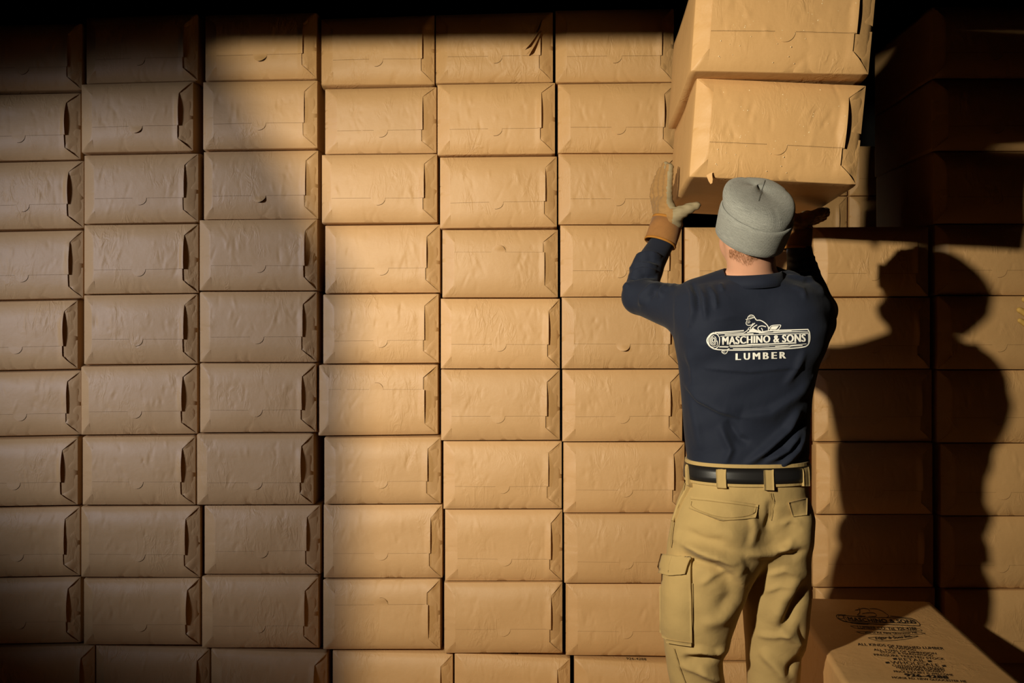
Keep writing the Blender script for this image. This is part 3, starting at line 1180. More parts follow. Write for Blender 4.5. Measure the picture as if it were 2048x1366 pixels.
def shirt_fn(P):
    f = smin(torso(P), arms(P), .035)
    f = np.maximum(f, U(0, 940, YB).z - P[..., 2])
    neck = cone(P, vec(1504, 575, 2.76), vec(1503, 500, 2.715), .0745, .0745)
    return np.maximum(f, -neck)


HIP = profile([(926, 1376, 1611, .117, 0), (965, 1373, 1612, .122, -.002), (1000, 1356, 1615, .122, -.004), (1050, 1344, 1618, .112, .004),
               (1090, 1338, 1619, .115, .006), (1130, 1345, 1612, .085, .02), (1160, 1370, 1590, .05, .03)])
LLEG = profile([(1040, 1346, 1520, .10, -.035), (1080, 1339, 1528, .118, -.036), (1110, 1332, 1522, .118, -.036), (1140, 1326, 1507, .114, -.034), (1172, 1323, 1490, .110, -.032),
                (1200, 1321, 1480, .106, -.03), (1230, 1321, 1468, .10, -.028), (1260, 1323, 1460, .096, -.025), (1290, 1327, 1453, .09, -.02), (1312, 1330, 1442, .085, -.018),
                (1340, 1334, 1443, .082, -.012), (1366, 1340, 1448, .08, -.01), (1500, 1350, 1440, .075, .0), (1600, 1352, 1436, .07, .0), (1700, 1352, 1434, .07, .0)])
RLEG = profile([(1040, 1500, 1618, .10, .0), (1080, 1500, 1619, .11, .01), (1130, 1496, 1620, .108, .02), (1172, 1489, 1626, .108, .028), (1230, 1493, 1625, .10, .035), (1290, 1498, 1620, .09, .04),
                (1330, 1500, 1610, .085, .04), (1366, 1502, 1606, .08, .04), (1500, 1506, 1600, .075, .04), (1600, 1508, 1596, .07, .04), (1700, 1510, 1594, .07, .04)])


def legs(P, d=0.0):
    f = loft(P, *HIP, n=2.3, grow=d)
    f = smin(f, smin(loft(P, *LLEG, n=2.1, grow=d), loft(P, *RLEG, n=2.1, grow=d), .008), .022)
    f = smin(f, ell(P, vec(1442, 1050, 2.715), (.112 + d, .105 + d, .105 + d)), .03)
    f = smin(f, ell(P, vec(1584, 1048, 2.760), (.058 + d, .095 + d, .10 + d)), .012)
    return f


def trouser_fn(P):
    return np.maximum(legs(P), P[..., 2] - U(0, 929, YB).z)


def fingers(P, chains, d=0.0):
    f = None
    for pts, r0, r1 in chains:
        g = None
        n = len(pts) - 1
        for i in range(n):
            ra = r0 + (r1 - r0) * i / n
            rb = r0 + (r1 - r0) * (i + 1) / n
            c = cone(P, pts[i], pts[i + 1], ra + d, rb + d)
            g = c if g is None else smin(g, c, .004)
        f = g if f is None else smin(f, g, .006)
    return f


# left hand: fingers up along the bale's left side, thumb under its bottom
LH = {
    'palm': [(vec(1334, 452, 3.105), vec(1331, 408, 3.10), .027, .024), (vec(1329, 452, 3.125), vec(1325, 406, 3.14), .027, .024), (vec(1324, 452, 3.14), vec(1318, 408, 3.175), .026, .023),
             (vec(1340, 454, 3.105), vec(1346, 432, 3.085), .027, .024), (vec(1350, 446, 3.09), vec(1340, 416, 3.085), .024, .017)],
    'fing': [([vec(1335, 406, 3.085), vec(1335, 376, 3.075), vec(1337, 352, 3.07), vec(1339, 334, 3.07)], .0165, .0130),
             ([vec(1328, 406, 3.125), vec(1325, 374, 3.12), vec(1327, 350, 3.115), vec(1331, 331, 3.11)], .0165, .0130),
             ([vec(1320, 408, 3.16), vec(1314, 380, 3.16), vec(1317, 358, 3.155), vec(1322, 342, 3.15)], .016, .0125),
             ([vec(1313, 412, 3.19), vec(1308, 392, 3.195), vec(1309, 376, 3.19), vec(1313, 362, 3.185)], .015, .0115),
             ([vec(1347, 434, 3.075), vec(1363, 424, 3.06), vec(1380, 416, 3.05), vec(1394, 411, 3.045)], .0235, .0120)]}
RH = {
    'palm': [(vec(1597, 458, 3.10), vec(1606, 438, 3.06), .025, .021), (vec(1600, 456, 3.11), vec(1613, 434, 3.09), .025, .021), (vec(1606, 456, 3.12), vec(1617, 435, 3.12), .024, .02),
             (vec(1590, 456, 3.09), vec(1590, 440, 3.05), .022, .019)],
    'fing': [([vec(1606, 438, 3.05), vec(1622, 431, 3.05), vec(1635, 426, 3.06), vec(1646, 422, 3.07)], .0155, .012),
             ([vec(1612, 438, 3.085), vec(1630, 431, 3.09), vec(1643, 426, 3.10), vec(1652, 422, 3.11)], .0155, .012),
             ([vec(1616, 440, 3.115), vec(1634, 434, 3.125), vec(1645, 430, 3.135), vec(1653, 427, 3.145)], .015, .0115),
             ([vec(1616, 446, 3.14), vec(1632, 440, 3.155), vec(1641, 437, 3.165), vec(1648, 434, 3.17)], .014, .011),
             ([vec(1590, 443, 3.05), vec(1583, 434, 3.03), vec(1579, 427, 3.02), vec(1574, 422, 3.01)], .0185, .0115)]}


def hand_fn(H, d=0.0):
    def fn(P):
        f = None
        for a, b, ra, rb in H['palm']:
            c = cone(P, a, b, ra + d, rb + d)
            f = c if f is None else smin(f, c, .012)
        return smin(f, fingers(P, H['fing'], d), .010)
    return fn


def head_fn(P):
    f = ell(P, hp(0, .012, .032), (.076, .092, .080), HR)
    f = smin(f, ell(P, hp(0, .050, -.045), (.056, .052, .065), HR), .03)          # jaw
    f = smin(f, cone(P, hp(0, .088, -.088), hp(0, .070, -.085), .018, .025), .02)       # chin
    f = smin(f, cone(P, hp(0, .104, .012), hp(0, .126, -.022), .009, .014), .012)      # nose
    f = smin(f, cone(P, hp(-.03, .097, .022), hp(.03, .097, .022), .012, .012), .012)  # brow
    f = smin(f, cone(P, hp(-.016, .104, -.052), hp(.016, .104, -.052), .008, .008), .008)
    for s in (-1, 1):
        f = np.maximum(f, -ell(P, hp(s * .031, .112, .000), (.013, .016, .009), HR))     # eye sockets
        f = smin(f, ell(P, hp(s * .077, .008, .022), (.009, .020, .030), HR), .010)     # ears
    nb = vec(1505, 566, 2.765)
    f = smin(f, cone(P, nb, tuple(HEAD + HF * .0 + HA * .0 - Vector((0, 0, .02))), .066, .064), .025)
    return f


def body_fn(P):
    f = smin(torso(P, -.014), arms(P, .86, -.006), .03)
    f = np.minimum(f, legs(P, -.034))
    f = smin(f, head_fn(P), .02)
    for H, w in ((LH, LWR), (RH, RWR)):
        f = smin(f, hand_fn(H, -.005)(P), .012)
        f = smin(f, cone(P, w, H['palm'][0][0], .028, .022), .012)
    for lg in (LLEG, RLEG):
        x, y = lg[1][0], lg[2][0]
        f = smin(f, cone(P, (x, y - .02, .06), (x, y + .15, .035), .04, .03), .02)
    return f


man = empty('person', (U(1493, 0, YB).x, YB, 0))
bpy.context.view_layer.update()
OFF = np.array(man.location)
tag(man, 'man seen from behind in grey beanie, navy shirt and khaki trousers, lifting two bales', 'person')


def add_skin(name, fn, lo, hi, h, mat, parent=man, off=OFF, relax=2, disp=None):
    V, Q = nets(fn, lo, hi, h, relax)
    if disp is not None:
        V = disp(V, Q)
    o = mesh_obj(name, V - off, Q, mat, parent)
    return o, V, Q


body, _, _ = add_skin('body', body_fn, (.24, 2.45, 0.0), (1.15, 3.55, 2.02), .0075, SKIN)

# eyes
for s in (-1, 1):
    c = Vector(hp(s * .031, .090, .000))
    vs, fs = [], []
    for i in range(9):
        for j in range(14):
            a, b_ = math.pi * i / 8, 2 * math.pi * j / 14
            vs.append((c.x + .0115 * math.sin(a) * math.cos(b_) - OFF[0], c.y + .0115 * math.sin(a) * math.sin(b_) - OFF[1], c.z + .0115 * math.cos(a)))
    for i in range(8):
        for j in range(14):
            fs.append((i * 14 + j, (i + 1) * 14 + j, (i + 1) * 14 + (j + 1) % 14, i * 14 + (j + 1) % 14))
    mesh_obj('eye', vs, fs, EYE, man)

SHIRT_FOLDS = [
    # shirt back and waist: (polyline px, width on one side, on the other, height m)
    ([(1372, 770), (1400, 800), (1440, 822), (1480, 834)], 4, 22, .010),
    ([(1478, 836), (1540, 825), (1600, 785), (1618, 760)], 16, 8, .008),
    ([(1492, 930), (1530, 900), (1572, 860), (1598, 820)], 9, 7, .013),
    ([(1530, 925), (1570, 900), (1598, 860)], 7, 6, .012),
    ([(1560, 935), (1592, 900), (1608, 860)], 7, 7, .010),
    ([(1455, 840), (1478, 875), (1500, 885)], 10, 6, -.008),
    ([(1440, 850), (1462, 900), (1450, 930)], 9, 6, .007),
    ([(1380, 800), (1395, 850), (1402, 900)], 12, 8, .005),
    ([(1410, 737), (1500, 744), (1600, 734)], 2.5, 8, .0035),
    # shoulders and sleeves
    ([(1372, 566), (1384, 590), (1386, 625), (1378, 655)], 3, 7, .007),
    ([(1384, 568), (1394, 592), (1396, 622)], 3, 4, -.006),
    ([(1398, 572), (1407, 598), (1410, 640)], 3, 8, .007),
    ([(1418, 572), (1428, 592), (1432, 618)], 3, 6, .005),
    ([(1440, 566), (1446, 582)], 3, 5, .004),
    ([(1400, 690), (1450, 682), (1500, 690), (1560, 684)], 5, 8, .0025),
    ([(1420, 640), (1470, 632), (1530, 640)], 5, 8, .002),
    ([(1372, 700), (1384, 730), (1390, 770)], 6, 8, .004),
    ([(1610, 700), (1590, 740), (1570, 770)], 6, 8, .005),
    ([(1320, 566), (1300, 578), (1286, 592), (1282, 612)], 5, 9, .010),
    ([(1328, 566), (1310, 580), (1300, 596)], 3, 4, -.008),
    ([(1338, 568), (1324, 580), (1318, 596)], 4, 6, .008),
    ([(1352, 568), (1340, 580)], 4, 5, .006),
    ([(1258, 520), (1272, 512), (1298, 508), (1322, 514)], 4, 3, .008),
    ([(1256, 530), (1275, 522), (1300, 519), (1318, 526)], 3, 3, -.006),
    ([(1254, 540), (1280, 529), (1314, 533)], 4, 3, .008),
    ([(1256, 552), (1284, 540), (1312, 543)], 4, 3, .008),
    ([(1262, 558), (1290, 551), (1314, 554)], 3, 3, -.009),
    ([(1245, 578), (1258, 566)], 4, 4, .007),
    ([(1615, 560), (1640, 575), (1650, 590)], 6, 6, .003),
    ([(1585, 570), (1605, 580), (1612, 600)], 5, 5, .003),
    ([(1575, 512), (1600, 520), (1630, 514)], 4, 3, .008),
    ([(1574, 524), (1600, 532), (1634, 527)], 4, 3, .008),
    ([(1572, 538), (1600, 547), (1638, 542)], 4, 3, .008),
    ([(1575, 552), (1605, 560), (1640, 557)], 4, 3, .008),
    ([(1350, 590), (1352, 640), (1350, 680)], 3, 10, .003),
]


def shirt_disp(V, Q):
    n = normals(V, Q)
    px = to_px(V)
    w = np.clip(-n[:, 1] * 1.2 + .35, 0, 1)
    d = fold_field(px, SHIRT_FOLDS) * w * 1.7
    d += .0016 * np.sin(px[:, 0] * .05 + px[:, 1] * .09) * np.sin(px[:, 1] * .045 + 1) * w
    # fabric eases in towards the hem
    V = V + n * d[:, None]
    return laplace(V, Q, .2)


shirt, SV, SQ = add_skin('shirt', shirt_fn, (.24, 2.50, 1.10), (1.15, 3.32, 1.90), .0044, SHIRT, disp=shirt_disp)

TROUSER_FOLDS = [
    ([(1541, 1000), (1542, 1030), (1532, 1060)], 8, 10, -.008),     # cleft
    ([(1400, 1010), (1440, 1060), (1490, 1080)], 20, 20, .006),
    ([(1370, 1090), (1420, 1105), (1475, 1120), (1490, 1140)], 12, 9, .012),       # under the seat
    ([(1360, 1110), (1420, 1130), (1470, 1150)], 9, 14, -.010),
    ([(1490, 1110), (1520, 1108), (1560, 1100), (1598, 1090)], 9, 7, .010),
    ([(1550, 1105), (1585, 1112), (1610, 1100)], 7, 8, -.006),
    ([(1588, 1078), (1572, 1095), (1558, 1100)], 6, 6, .006),
    ([(1612, 1165), (1590, 1215), (1563, 1258)], 9, 12, -.016),                    # wedge on the right thigh
    ([(1600, 1155), (1565, 1200), (1545, 1250)], 12, 14, .010),
    ([(1560, 1262), (1590, 1280), (1606, 1296)], 8, 10, .012),
    ([(1606, 1312), (1580, 1335), (1572, 1352)], 7, 8, -.012),
    ([(1520, 1300), (1550, 1330), (1575, 1366)], 9, 12, .012),
    ([(1372, 1306), (1400, 1300), (1430, 1308), (1450, 1296)], 7, 6, .013),        # behind the left knee
    ([(1368, 1318), (1405, 1318), (1445, 1312)], 7, 8, -.013),
    ([(1395, 1335), (1420, 1350), (1440, 1366)], 8, 9, .012),
    ([(1400, 1250), (1440, 1240), (1470, 1210)], 14, 12, .008),
    ([(1352, 1060), (1350, 1085)], 6, 6, .005),
    ([(1358, 1085), (1400, 1100), (1440, 1112), (1480, 1142)], 5, 9, .007),
    ([(1388, 1110), (1430, 1120), (1465, 1143), (1490, 1174)], 5, 15, .012),
    ([(1425, 1140), (1455, 1160), (1462, 1190), (1440, 1225)], 16, 14, -.008),
    ([(1400, 1170), (1430, 1150), (1462, 1142)], 5, 8, .005),
    ([(1370, 1060), (1410, 1078), (1450, 1080)], 8, 6, -.004),
    ([(1500, 1020), (1510, 1060), (1500, 1095)], 6, 10, .005),
    ([(1560, 1050), (1580, 1040), (1604, 1046)], 6, 6, .006),
    ([(1535, 1150), (1570, 1140), (1600, 1150)], 7, 5, .006),
    ([(1530, 1185), (1560, 1172), (1590, 1170)], 4, 6, .005),
    ([(1360, 1330), (1400, 1345), (1430, 1362)], 5, 6, .007),
    ([(1515, 1270), (1550, 1272), (1590, 1262)], 6, 5, .007),
    ([(1600, 1250), (1606, 1290), (1600, 1330)], 5, 5, -.006),
]


def trouser_disp(V, Q):
    n = normals(V, Q)
    px = to_px(V)
    w = np.clip(-n[:, 1] * 1.2 + .35, 0, 1) * np.clip((px[:, 1] - 975) / 30, 0, 1)
    d = fold_field(px, TROUSER_FOLDS) * w * 1.35
    d += .0022 * np.sin(px[:, 0] * .07 - px[:, 1] * .06 + 1) * np.sin(px[:, 1] * .05 + px[:, 0] * .02) * w
    V = V + n * d[:, None]
    return laplace(V, Q, .2)


trousers, TV, TQ = add_skin('trousers', trouser_fn, (.36, 2.50, 0.08), (.90, 3.0, 1.19), .0055, KHAKI, disp=trouser_disp)

for lg in (LLEG, RLEG):
    x, y = lg[1][0], lg[2][0]

    def boot_fn(P, x=x, y=y):
        f = cone(P, (x, y, .20), (x, y - .01, .07), .062, .06)
        f = smin(f, cone(P, (x, y - .02, .052), (x, y + .17, .05), .052, .046), .03)
        return np.maximum(f, .004 - P[..., 2])
    add_skin('boot', boot_fn, (x - .1, y - .12, -.01), (x + .1, y + .26, .26), .008, BOOT)

sh_bvh = BVHTree.FromPolygons(SV.tolist(), SQ.tolist())
tr_bvh = BVHTree.FromPolygons(TV.tolist(), TQ.tolist())


def lay(bvh, px, py, off=.0, default=2.66):
    """the point of a surface seen at a place in the photo, lifted off it along its normal"""
    d = ray(px, py).normalized()
    hit = bvh.ray_cast(CAM, d)
    if hit[0] is None:
        near = bvh.find_nearest(U(px, py, default))
        return near[0] + near[1] * off if near[1].dot(d) < 0 else near[0] - near[1] * off
    n = hit[1]
    if n.dot(d) > 0:
        n = -n
    return hit[0] + n * off


def lofted_patch(name, top, bot, bvh, thick, mat, parent, nu=16, nv=10, smooth=True, puff=0.0):
    """cloth patch between two photo polylines, laid on a surface, with a turned edge of its own thickness"""
    def samp(pl, u):
        pl = np.array(pl, float)
        l = np.concatenate([[0], np.cumsum(np.linalg.norm(np.diff(pl, axis=0), axis=1))])
        return np.stack([np.interp(u * l[-1], l, pl[:, 0]), np.interp(u * l[-1], l, pl[:, 1])], -1)
    u = np.linspace(0, 1, nu)
    A, B = samp(top, u), samp(bot, u)
    vs, fs = [], []
    for lay_i in (0, 1):
        for i in range(nu):
            for j in range(nv):
                k = j / (nv - 1)
                p = A[i] * (1 - k) + B[i] * k
                e = math.sin(math.pi * i / (nu - 1)) * math.sin(math.pi * k)
                off = (thick + puff * e) if lay_i else -.002
                vs.append(lay(bvh, p[0], p[1], off))
    m = nu * nv
    g = grid_faces(nu, nv).tolist()
    fs = [tuple(i + m for i in f[::-1]) for f in g] + [tuple(f) for f in g]
    idx = np.arange(m).reshape(nu, nv)
    per = np.concatenate([idx[:-1, 0], idx[-1, :-1], idx[:0:-1, -1], idx[0, :0:-1]]).tolist()
    for a, b_ in zip(per, per[1:] + per[:1]):
        fs.append((a, b_, b_ + m, a + m))
    vs = np.array([tuple(v) for v in vs]) - OFF
    o = mesh_obj(name, vs, fs, mat, parent, smooth=False)
    me = o.data
    me.polygons.foreach_set('use_smooth', [i < 2 * len(g) for i in range(len(me.polygons))])
    return o


def stitches(lines, bvh, parent, w=1.1, off=.0012, mat=STITCH):
    pr = Print(lambda x, y, e=0.0: lay(bvh, x, y, off + e))
    for l in lines:
        pr.line(l, w, step=5)
    v = np.array([tuple(p) for p in pr.v]) - OFF
    return tag(mesh_obj('stitching', v, pr.f, mat, parent, smooth=False), kind='stuff')


# waistband, belt, loops
def ring_band(name, z0, z1, grow, thick, mat, parent, loftdef, n=72, dip=0.0, rows=4):
    vs, fs = [], []
    for layer, g in ((0, grow), (1, grow + thick)):
        for i in range(n):
            a = 2 * math.pi * i / n
            for j in range(rows):
                k = j / (rows - 1)
                z = z0 + (z1 - z0) * k
                cx, cy = np.interp(z, loftdef[0], loftdef[1]), np.interp(z, loftdef[0], loftdef[2])
                A, B = np.interp(z, loftdef[0], loftdef[3]) + g, np.interp(z, loftdef[0], loftdef[4]) + g
                c, s = math.cos(a), math.sin(a)
                r = (abs(c) ** 2.3 + abs(s) ** 2.3) ** (-1 / 2.3)
                bul = (.0012 * math.sin(math.pi * k)) if layer else 0
                vs.append((cx + (A + bul) * c * r - OFF[0], cy + (B + bul) * s * r - OFF[1], z))
    m = n * rows
    for i in range(n):
        i2 = (i + 1) % n
        for j in range(rows - 1):
            fs.append((m + i * rows + j, m + i2 * rows + j, m + i2 * rows + j + 1, m + i * rows + j + 1))
            fs.append((i * rows + j, i * rows + j + 1, i2 * rows + j + 1, i2 * rows + j))
        for j in (0, rows - 1):
            fs.append((i * rows + j, i2 * rows + j, m + i2 * rows + j, m + i * rows + j))
    o = mesh_obj(name, vs, fs, mat, parent, smooth=False)
    return o


zz = lambda py: CAM_H + (650 - py) * (YB - .12) / F_PX
ring_band('waistband', zz(974), zz(930), .0005, .0055, KHAKI, trousers, HIP)
belt = ring_band('belt', zz(968), zz(937), .0045, .0040, LEATHER, man, HIP)
belt.data.polygons.foreach_set('use_smooth', np.ones(len(belt.data.polygons), dtype=bool))
belt_fn_bvh = BVHTree.FromPolygons([tuple(Vector(v.co) + Vector(OFF)) for v in belt.data.vertices], [tuple(p.vertices) for p in belt.data.polygons])
for x0, x1, y0, y1 in ((1434, 1452, 931, 978), (1525, 1543, 931, 980), (1599, 1609, 930, 972), (1379, 1384, 932, 975)):
    dx = 1.5
    lofted_patch('belt_loop', [(x0, y0), (x1, y0)], [(x0 + dx, y1), (x1 + dx, y1)], belt_fn_bvh if False else tr_bvh, .0135, KHAKI, trousers, 5, 12)

# back pocket flaps
lofted_patch('back_pocket_flap', [(1382, 993), (1516, 1009)], [(1380, 1018), (1442, 1043), (1509, 1036)], tr_bvh, .0045, KHAKI, trousers, 20, 8)
lofted_patch('back_pocket_flap', [(1576, 1005), (1612, 996)], [(1585, 1033), (1612, 1030)], tr_bvh, .0045, KHAKI, trousers, 10, 8)
# cargo pocket on the left thigh
cargo = lofted_patch('cargo_pocket', [(1326, 1135), (1384, 1128)], [(1326, 1270), (1345, 1282), (1385, 1288)], tr_bvh, .010, KHAKI, trousers, 14, 22, puff=.010)
lofted_patch('pocket_flap', [(1332, 1109), (1387, 1116)], [(1323, 1145), (1348, 1150), (1377, 1146)], tr_bvh, .021, KHAKI, cargo, 14, 8)
lofted_patch('pocket_hem', [(1340, 1276), (1384, 1281)], [(1340, 1283), (1384, 1288)], tr_bvh, .0135, KHAKI, cargo, 8, 4)
# side pocket edge that gapes at the left hip
sp_v, sp_f = [], []
for k, (x, y, w) in enumerate(((1369, 972, 5), (1361, 984, 7), (1353, 998, 8), (1348, 1014, 8), (1347, 1030, 6), (1350, 1044, 3))):
    for dx, off in ((-w, .001), (-w * .6, .010), (w * .4, .012), (w, .007), (w, -.004)):
        P = U(x + dx, y, 2.72)
        hit = tr_bvh.find_nearest(P)
        nn = hit[1] if hit[1].dot(P - Vector((.66, 2.77, P.z))) > 0 else -hit[1]
        sp_v.append(tuple(hit[0] + nn * off - Vector(OFF)))
sp_f = [(5 * a + b_, 5 * a + b_ + 1, 5 * a + b_ + 6, 5 * a + b_ + 5) for a in range(5) for b_ in range(4)]
mesh_obj('side_pocket', sp_v, sp_f, KHAKI, trousers)
stitches([[(1384, 1000), (1514, 1015)], [(1386, 1004), (1384, 1016), (1442, 1039), (1506, 1031), (1511, 1013)], [(1541, 985), (1546, 1005), (1541, 1040)],
          [(1537, 985), (1541, 1005), (1537, 1036)], [(1372, 965), (1366, 1000), (1352, 1035), (1347, 1070), (1345, 1095)],
          [(1386, 1165), (1386, 1240), (1384, 1280)], [(1350, 1295), (1360, 1330), (1372, 1366)]], tr_bvh, trousers, 1.2, .006)

# collar and shirt seams
def ring_tube(name, c0, c1, r0, r1, mat, parent, n=40, thick=.003, ax2=None, squash=1.0):
    c0, c1 = Vector(c0), Vector(c1)
    a = (c1 - c0).normalized()
    e1 = a.cross(Vector((0, 1, 0))).normalized()
    e2 = a.cross(e1).normalized()
    prof = [(0, r0 - thick), (0, r0), (.5, (r0 + r1) / 2 + .001), (1, r1), (1, r1 - thick), (.5, (r0 + r1) / 2 - thick)]
    vs, fs = [], []
    m = len(prof)
    for i in range(n):
        t = 2 * math.pi * i / n
        for k, r in prof:
            p = c0.lerp(c1, k) + e1 * (r * math.cos(t)) + e2 * (r * squash * math.sin(t))
            vs.append((p.x - OFF[0], p.y - OFF[1], p.z))
    for i in range(n):
        for j in range(m):
            fs.append((i * m + j, i * m + (j + 1) % m, ((i + 1) % n) * m + (j + 1) % m, ((i + 1) % n) * m + j))
    return mesh_obj(name, vs, fs, mat, parent)


ring_tube('collar', vec(1507, 571, 2.746), vec(1506, 546, 2.742), .092, .077, SHIRT, shirt, 48, .003)

# print on the shirt's back
K = 240 / 2048
pr = Print(lambda x, y, e=0.0: lay(sh_bvh, 1400 + x * K, 610 + y * K, .0018 + e))
pr.text('MASCHINO & SONS', (375, 672), (1800, 622), 128, .05)
for i, ch in enumerate('LUMBER'):
    x0 = (605, 745, 897, 1070, 1215, 1352)[i]
    x1 = (700, 853, 1025, 1170, 1310, 1465)[i]
    pr.text(ch, (x0, 938 - i * 5.4), (x1, 938 - i * 5.4 - 2), 116, .05)
pr.line([(250, 470), (500, 455), (745, 440)], 22)
pr.line([(300, 492), (560, 478), (740, 478)], 14)
pr.line([(420, 510), (700, 500), (910, 492)], 16)
pr.line([(800, 470), (900, 455), (1010, 470), (1180, 440), (1300, 432), (1600, 424), (1835, 418)], 20)
pr.line([(1000, 480), (1180, 478), (1400, 462), (1650, 455), (1840, 462)], 15)
pr.line([(1250, 455), (1420, 446), (1560, 440)], 8)
pr.line([(345, 535), (900, 510), (1842, 486)], 12)
pr.line([(1830, 412), (1862, 460), (1870, 540), (1866, 610), (1838, 680), (1780, 715), (1500, 742), (1100, 758), (800, 768), (420, 766), (250, 752), (170, 705), (125, 640), (120, 590), (140, 545), (185, 492), (240, 470)], 20)
pr.line([(240, 476), (285, 495), (325, 540), (335, 580), (330, 650), (318, 705), (245, 752)], 14)
pr.line([(1845, 485), (1848, 560), (1846, 640)], 12)
pr.line([(500, 692), (1000, 672), (1640, 644)], 20)
pr.line([(510, 716), (900, 700), (1500, 684)], 8)
pr.line([(325, 712), (480, 716)], 16)
pr.line([(560, 742), (900, 738), (1300, 722), (1520, 716), (1550, 694), (1745, 688)], 14)
pr.line([(1280, 706), (1500, 690), (1810, 660)], 10)
pr.line([(335, 700), (1180, 700)], 7)
for rx, ry, w, a0, a1 in ((85, 112, 12, 60, 290), (62, 82, 10, 40, 270), (42, 62, 11, -80, 250), (20, 36, 12, 0, 360)):
    pr.ell(232, 600, rx, ry, w, a0, a1, -.1)
pr.line([(250, 700), (290, 696), (300, 660), (290, 610)], 12)
pr.line([(500, 738), (440, 770), (385, 778), (362, 792), (405, 830), (445, 826), (470, 780)], 13)
pr.line([(385, 800), (430, 800)], 8)
# animal on the log
pr.line([(775, 247), (850, 232), (925, 214), (936, 228)], 14)
pr.line([(805, 232), (820, 198), (858, 174), (902, 180), (930, 214)], 15)
for x in (838, 862, 886):
    pr.line([(x, 214), (x + 6, 192)], 9)
pr.line([(932, 220), (962, 262), (1020, 258), (1080, 288), (1140, 338), (1168, 385), (1165, 430)], 16)
pr.line([(800, 250), (792, 285), (780, 305), (788, 335), (820, 352), (880, 345), (905, 312)], 13)
pr.ell(832, 285, 16, 20, 8)
pr.line([(800, 310), (840, 305)], 9)
pr.line([(935, 308), (890, 352), (845, 395)], 15)
pr.line([(972, 342), (920, 372), (885, 402)], 15)
pr.ell(842, 408, 22, 18, 9)
pr.line([(830, 410), (780, 455), (740, 478)], 14)
pr.poly([(850, 425), (905, 395), (940, 418), (1000, 440), (1045, 455), (1040, 472), (900, 470), (820, 472)])
pr.line([(1125, 375), (1060, 357), (1005, 368), (984, 395), (990, 425), (1045, 458)], 15)
pr.line([(1045, 395), (1062, 425), (1070, 460)], 15)
pr.line([(1182, 385), (1225, 350), (1365, 340), (1382, 352), (1340, 415), (1300, 432), (1205, 432), (1182, 385)], 12)
pr.poly([(1200, 390), (1235, 365), (1345, 358), (1310, 405), (1285, 417), (1215, 417)])
vv = np.array([tuple(p) for p in pr.v]) - OFF
mesh_obj('back_print', vv, pr.f, WHITE_INK, shirt, smooth=False)

# ------------------------------------------------------------------ beanie
def knit_surface(name, rows, parent, seed, n=88, seam=False, thick=None):
    """rows of (height along the head axis, radius) -> surface with uv for the knit"""
    rg = np.random.RandomState(seed)
    vs, fs, uvs = [], [], []
    arc, prev = 0.0, rows[0]
    for k, (h, r) in enumerate(rows):
        arc += math.hypot(h - prev[0], r - prev[1])
        prev = (h, r)
        for i in range(n):
            a = 2 * math.pi * i / n
            rr = r
            if h > .085:
                w = min(1, (h - .085) / .04) * min(1, r / .06)
                rr *= 1 + w * (.05 * math.sin(3 * a + 1.2) + .03 * math.sin(5 * a + h * 30))
                if seam:
                    for sa in (-math.pi / 2 + .12, math.pi / 2 + .12, .12, math.pi + .12):
                        da = (a - sa + math.pi) % (2 * math.pi) - math.pi
                        rr *= 1 - .06 * w * math.exp(-(da / .05) ** 2)
            hh = h + (.004 * math.sin(2 * a + .5) if h > .07 else .002 * math.sin(2 * a))
            fw = min(1.0, max(0, (h - .078) / .041)) ** 1.3 + max(0, (.09 - r) / .09 if h > .1 else 0)
            p = HEAD + HF * (.036 * fw) + HE1 * (.007 * fw) + HE1 * (rr * .985 * math.cos(a)) + HF * (rr * 1.10 * math.sin(a)) + HA * hh
            vs.append((p.x - OFF[0], p.y - OFF[1], p.z))
            uvs.append((i / n, arc / .2))
    for k in range(len(rows) - 1):
        for i in range(n):
            j = (i + 1) % n
            fs.append((k * n + i, k * n + j, (k + 1) * n + j, (k + 1) * n + i))
    o = mesh_obj(name, vs, fs, KNIT, parent)
    me = o.data
    uvl = me.uv_layers.new(name='UVMap')
    li = 0
    for p in me.polygons:
        us = [uvs[v] for v in p.vertices]
        wrap = max(u[0] for u in us) - min(u[0] for u in us) > .5
        for u in us:
            uvl.data[li].uv = (u[0] + (1 if wrap and u[0] < .5 else 0), u[1])
            li += 1
    return o


beanie = knit_surface('beanie', [(.03, .090), (.06, .0915), (.078, .0928), (.086, .0950), (.093, .0968), (.099, .0970), (.104, .0955), (.109, .0925), (.113, .0880),
                                 (.116, .081), (.118, .070), (.119, .055), (.119, .036), (.118, .018), (.1175, .002)], man, 1, seam=True)
knit_surface('beanie_cuff', [(.004, .0875), (.0, .0895), (-.002, .092), (.0, .0945), (.012, .0955), (.03, .0970), (.05, .0985), (.066, .0990), (.074, .0985), (.078, .0965), (.079, .094), (.075, .091)], beanie, 2)

bn_bvh = BVHTree.FromPolygons([tuple(Vector(v.co) + Vector(OFF)) for v in beanie.data.vertices], [tuple(p.vertices) for p in beanie.data.polygons])
pr = Print(lambda x, y, e=0.0: lay(bn_bvh, x, y, .0012 + e))
pr.line([(1530, 361), (1526, 374), (1521, 388), (1517, 403)], 1.0, step=4)
mesh_obj('seam', np.array([tuple(p) for p in pr.v]) - OFF, pr.f, SEAM, beanie, smooth=False)

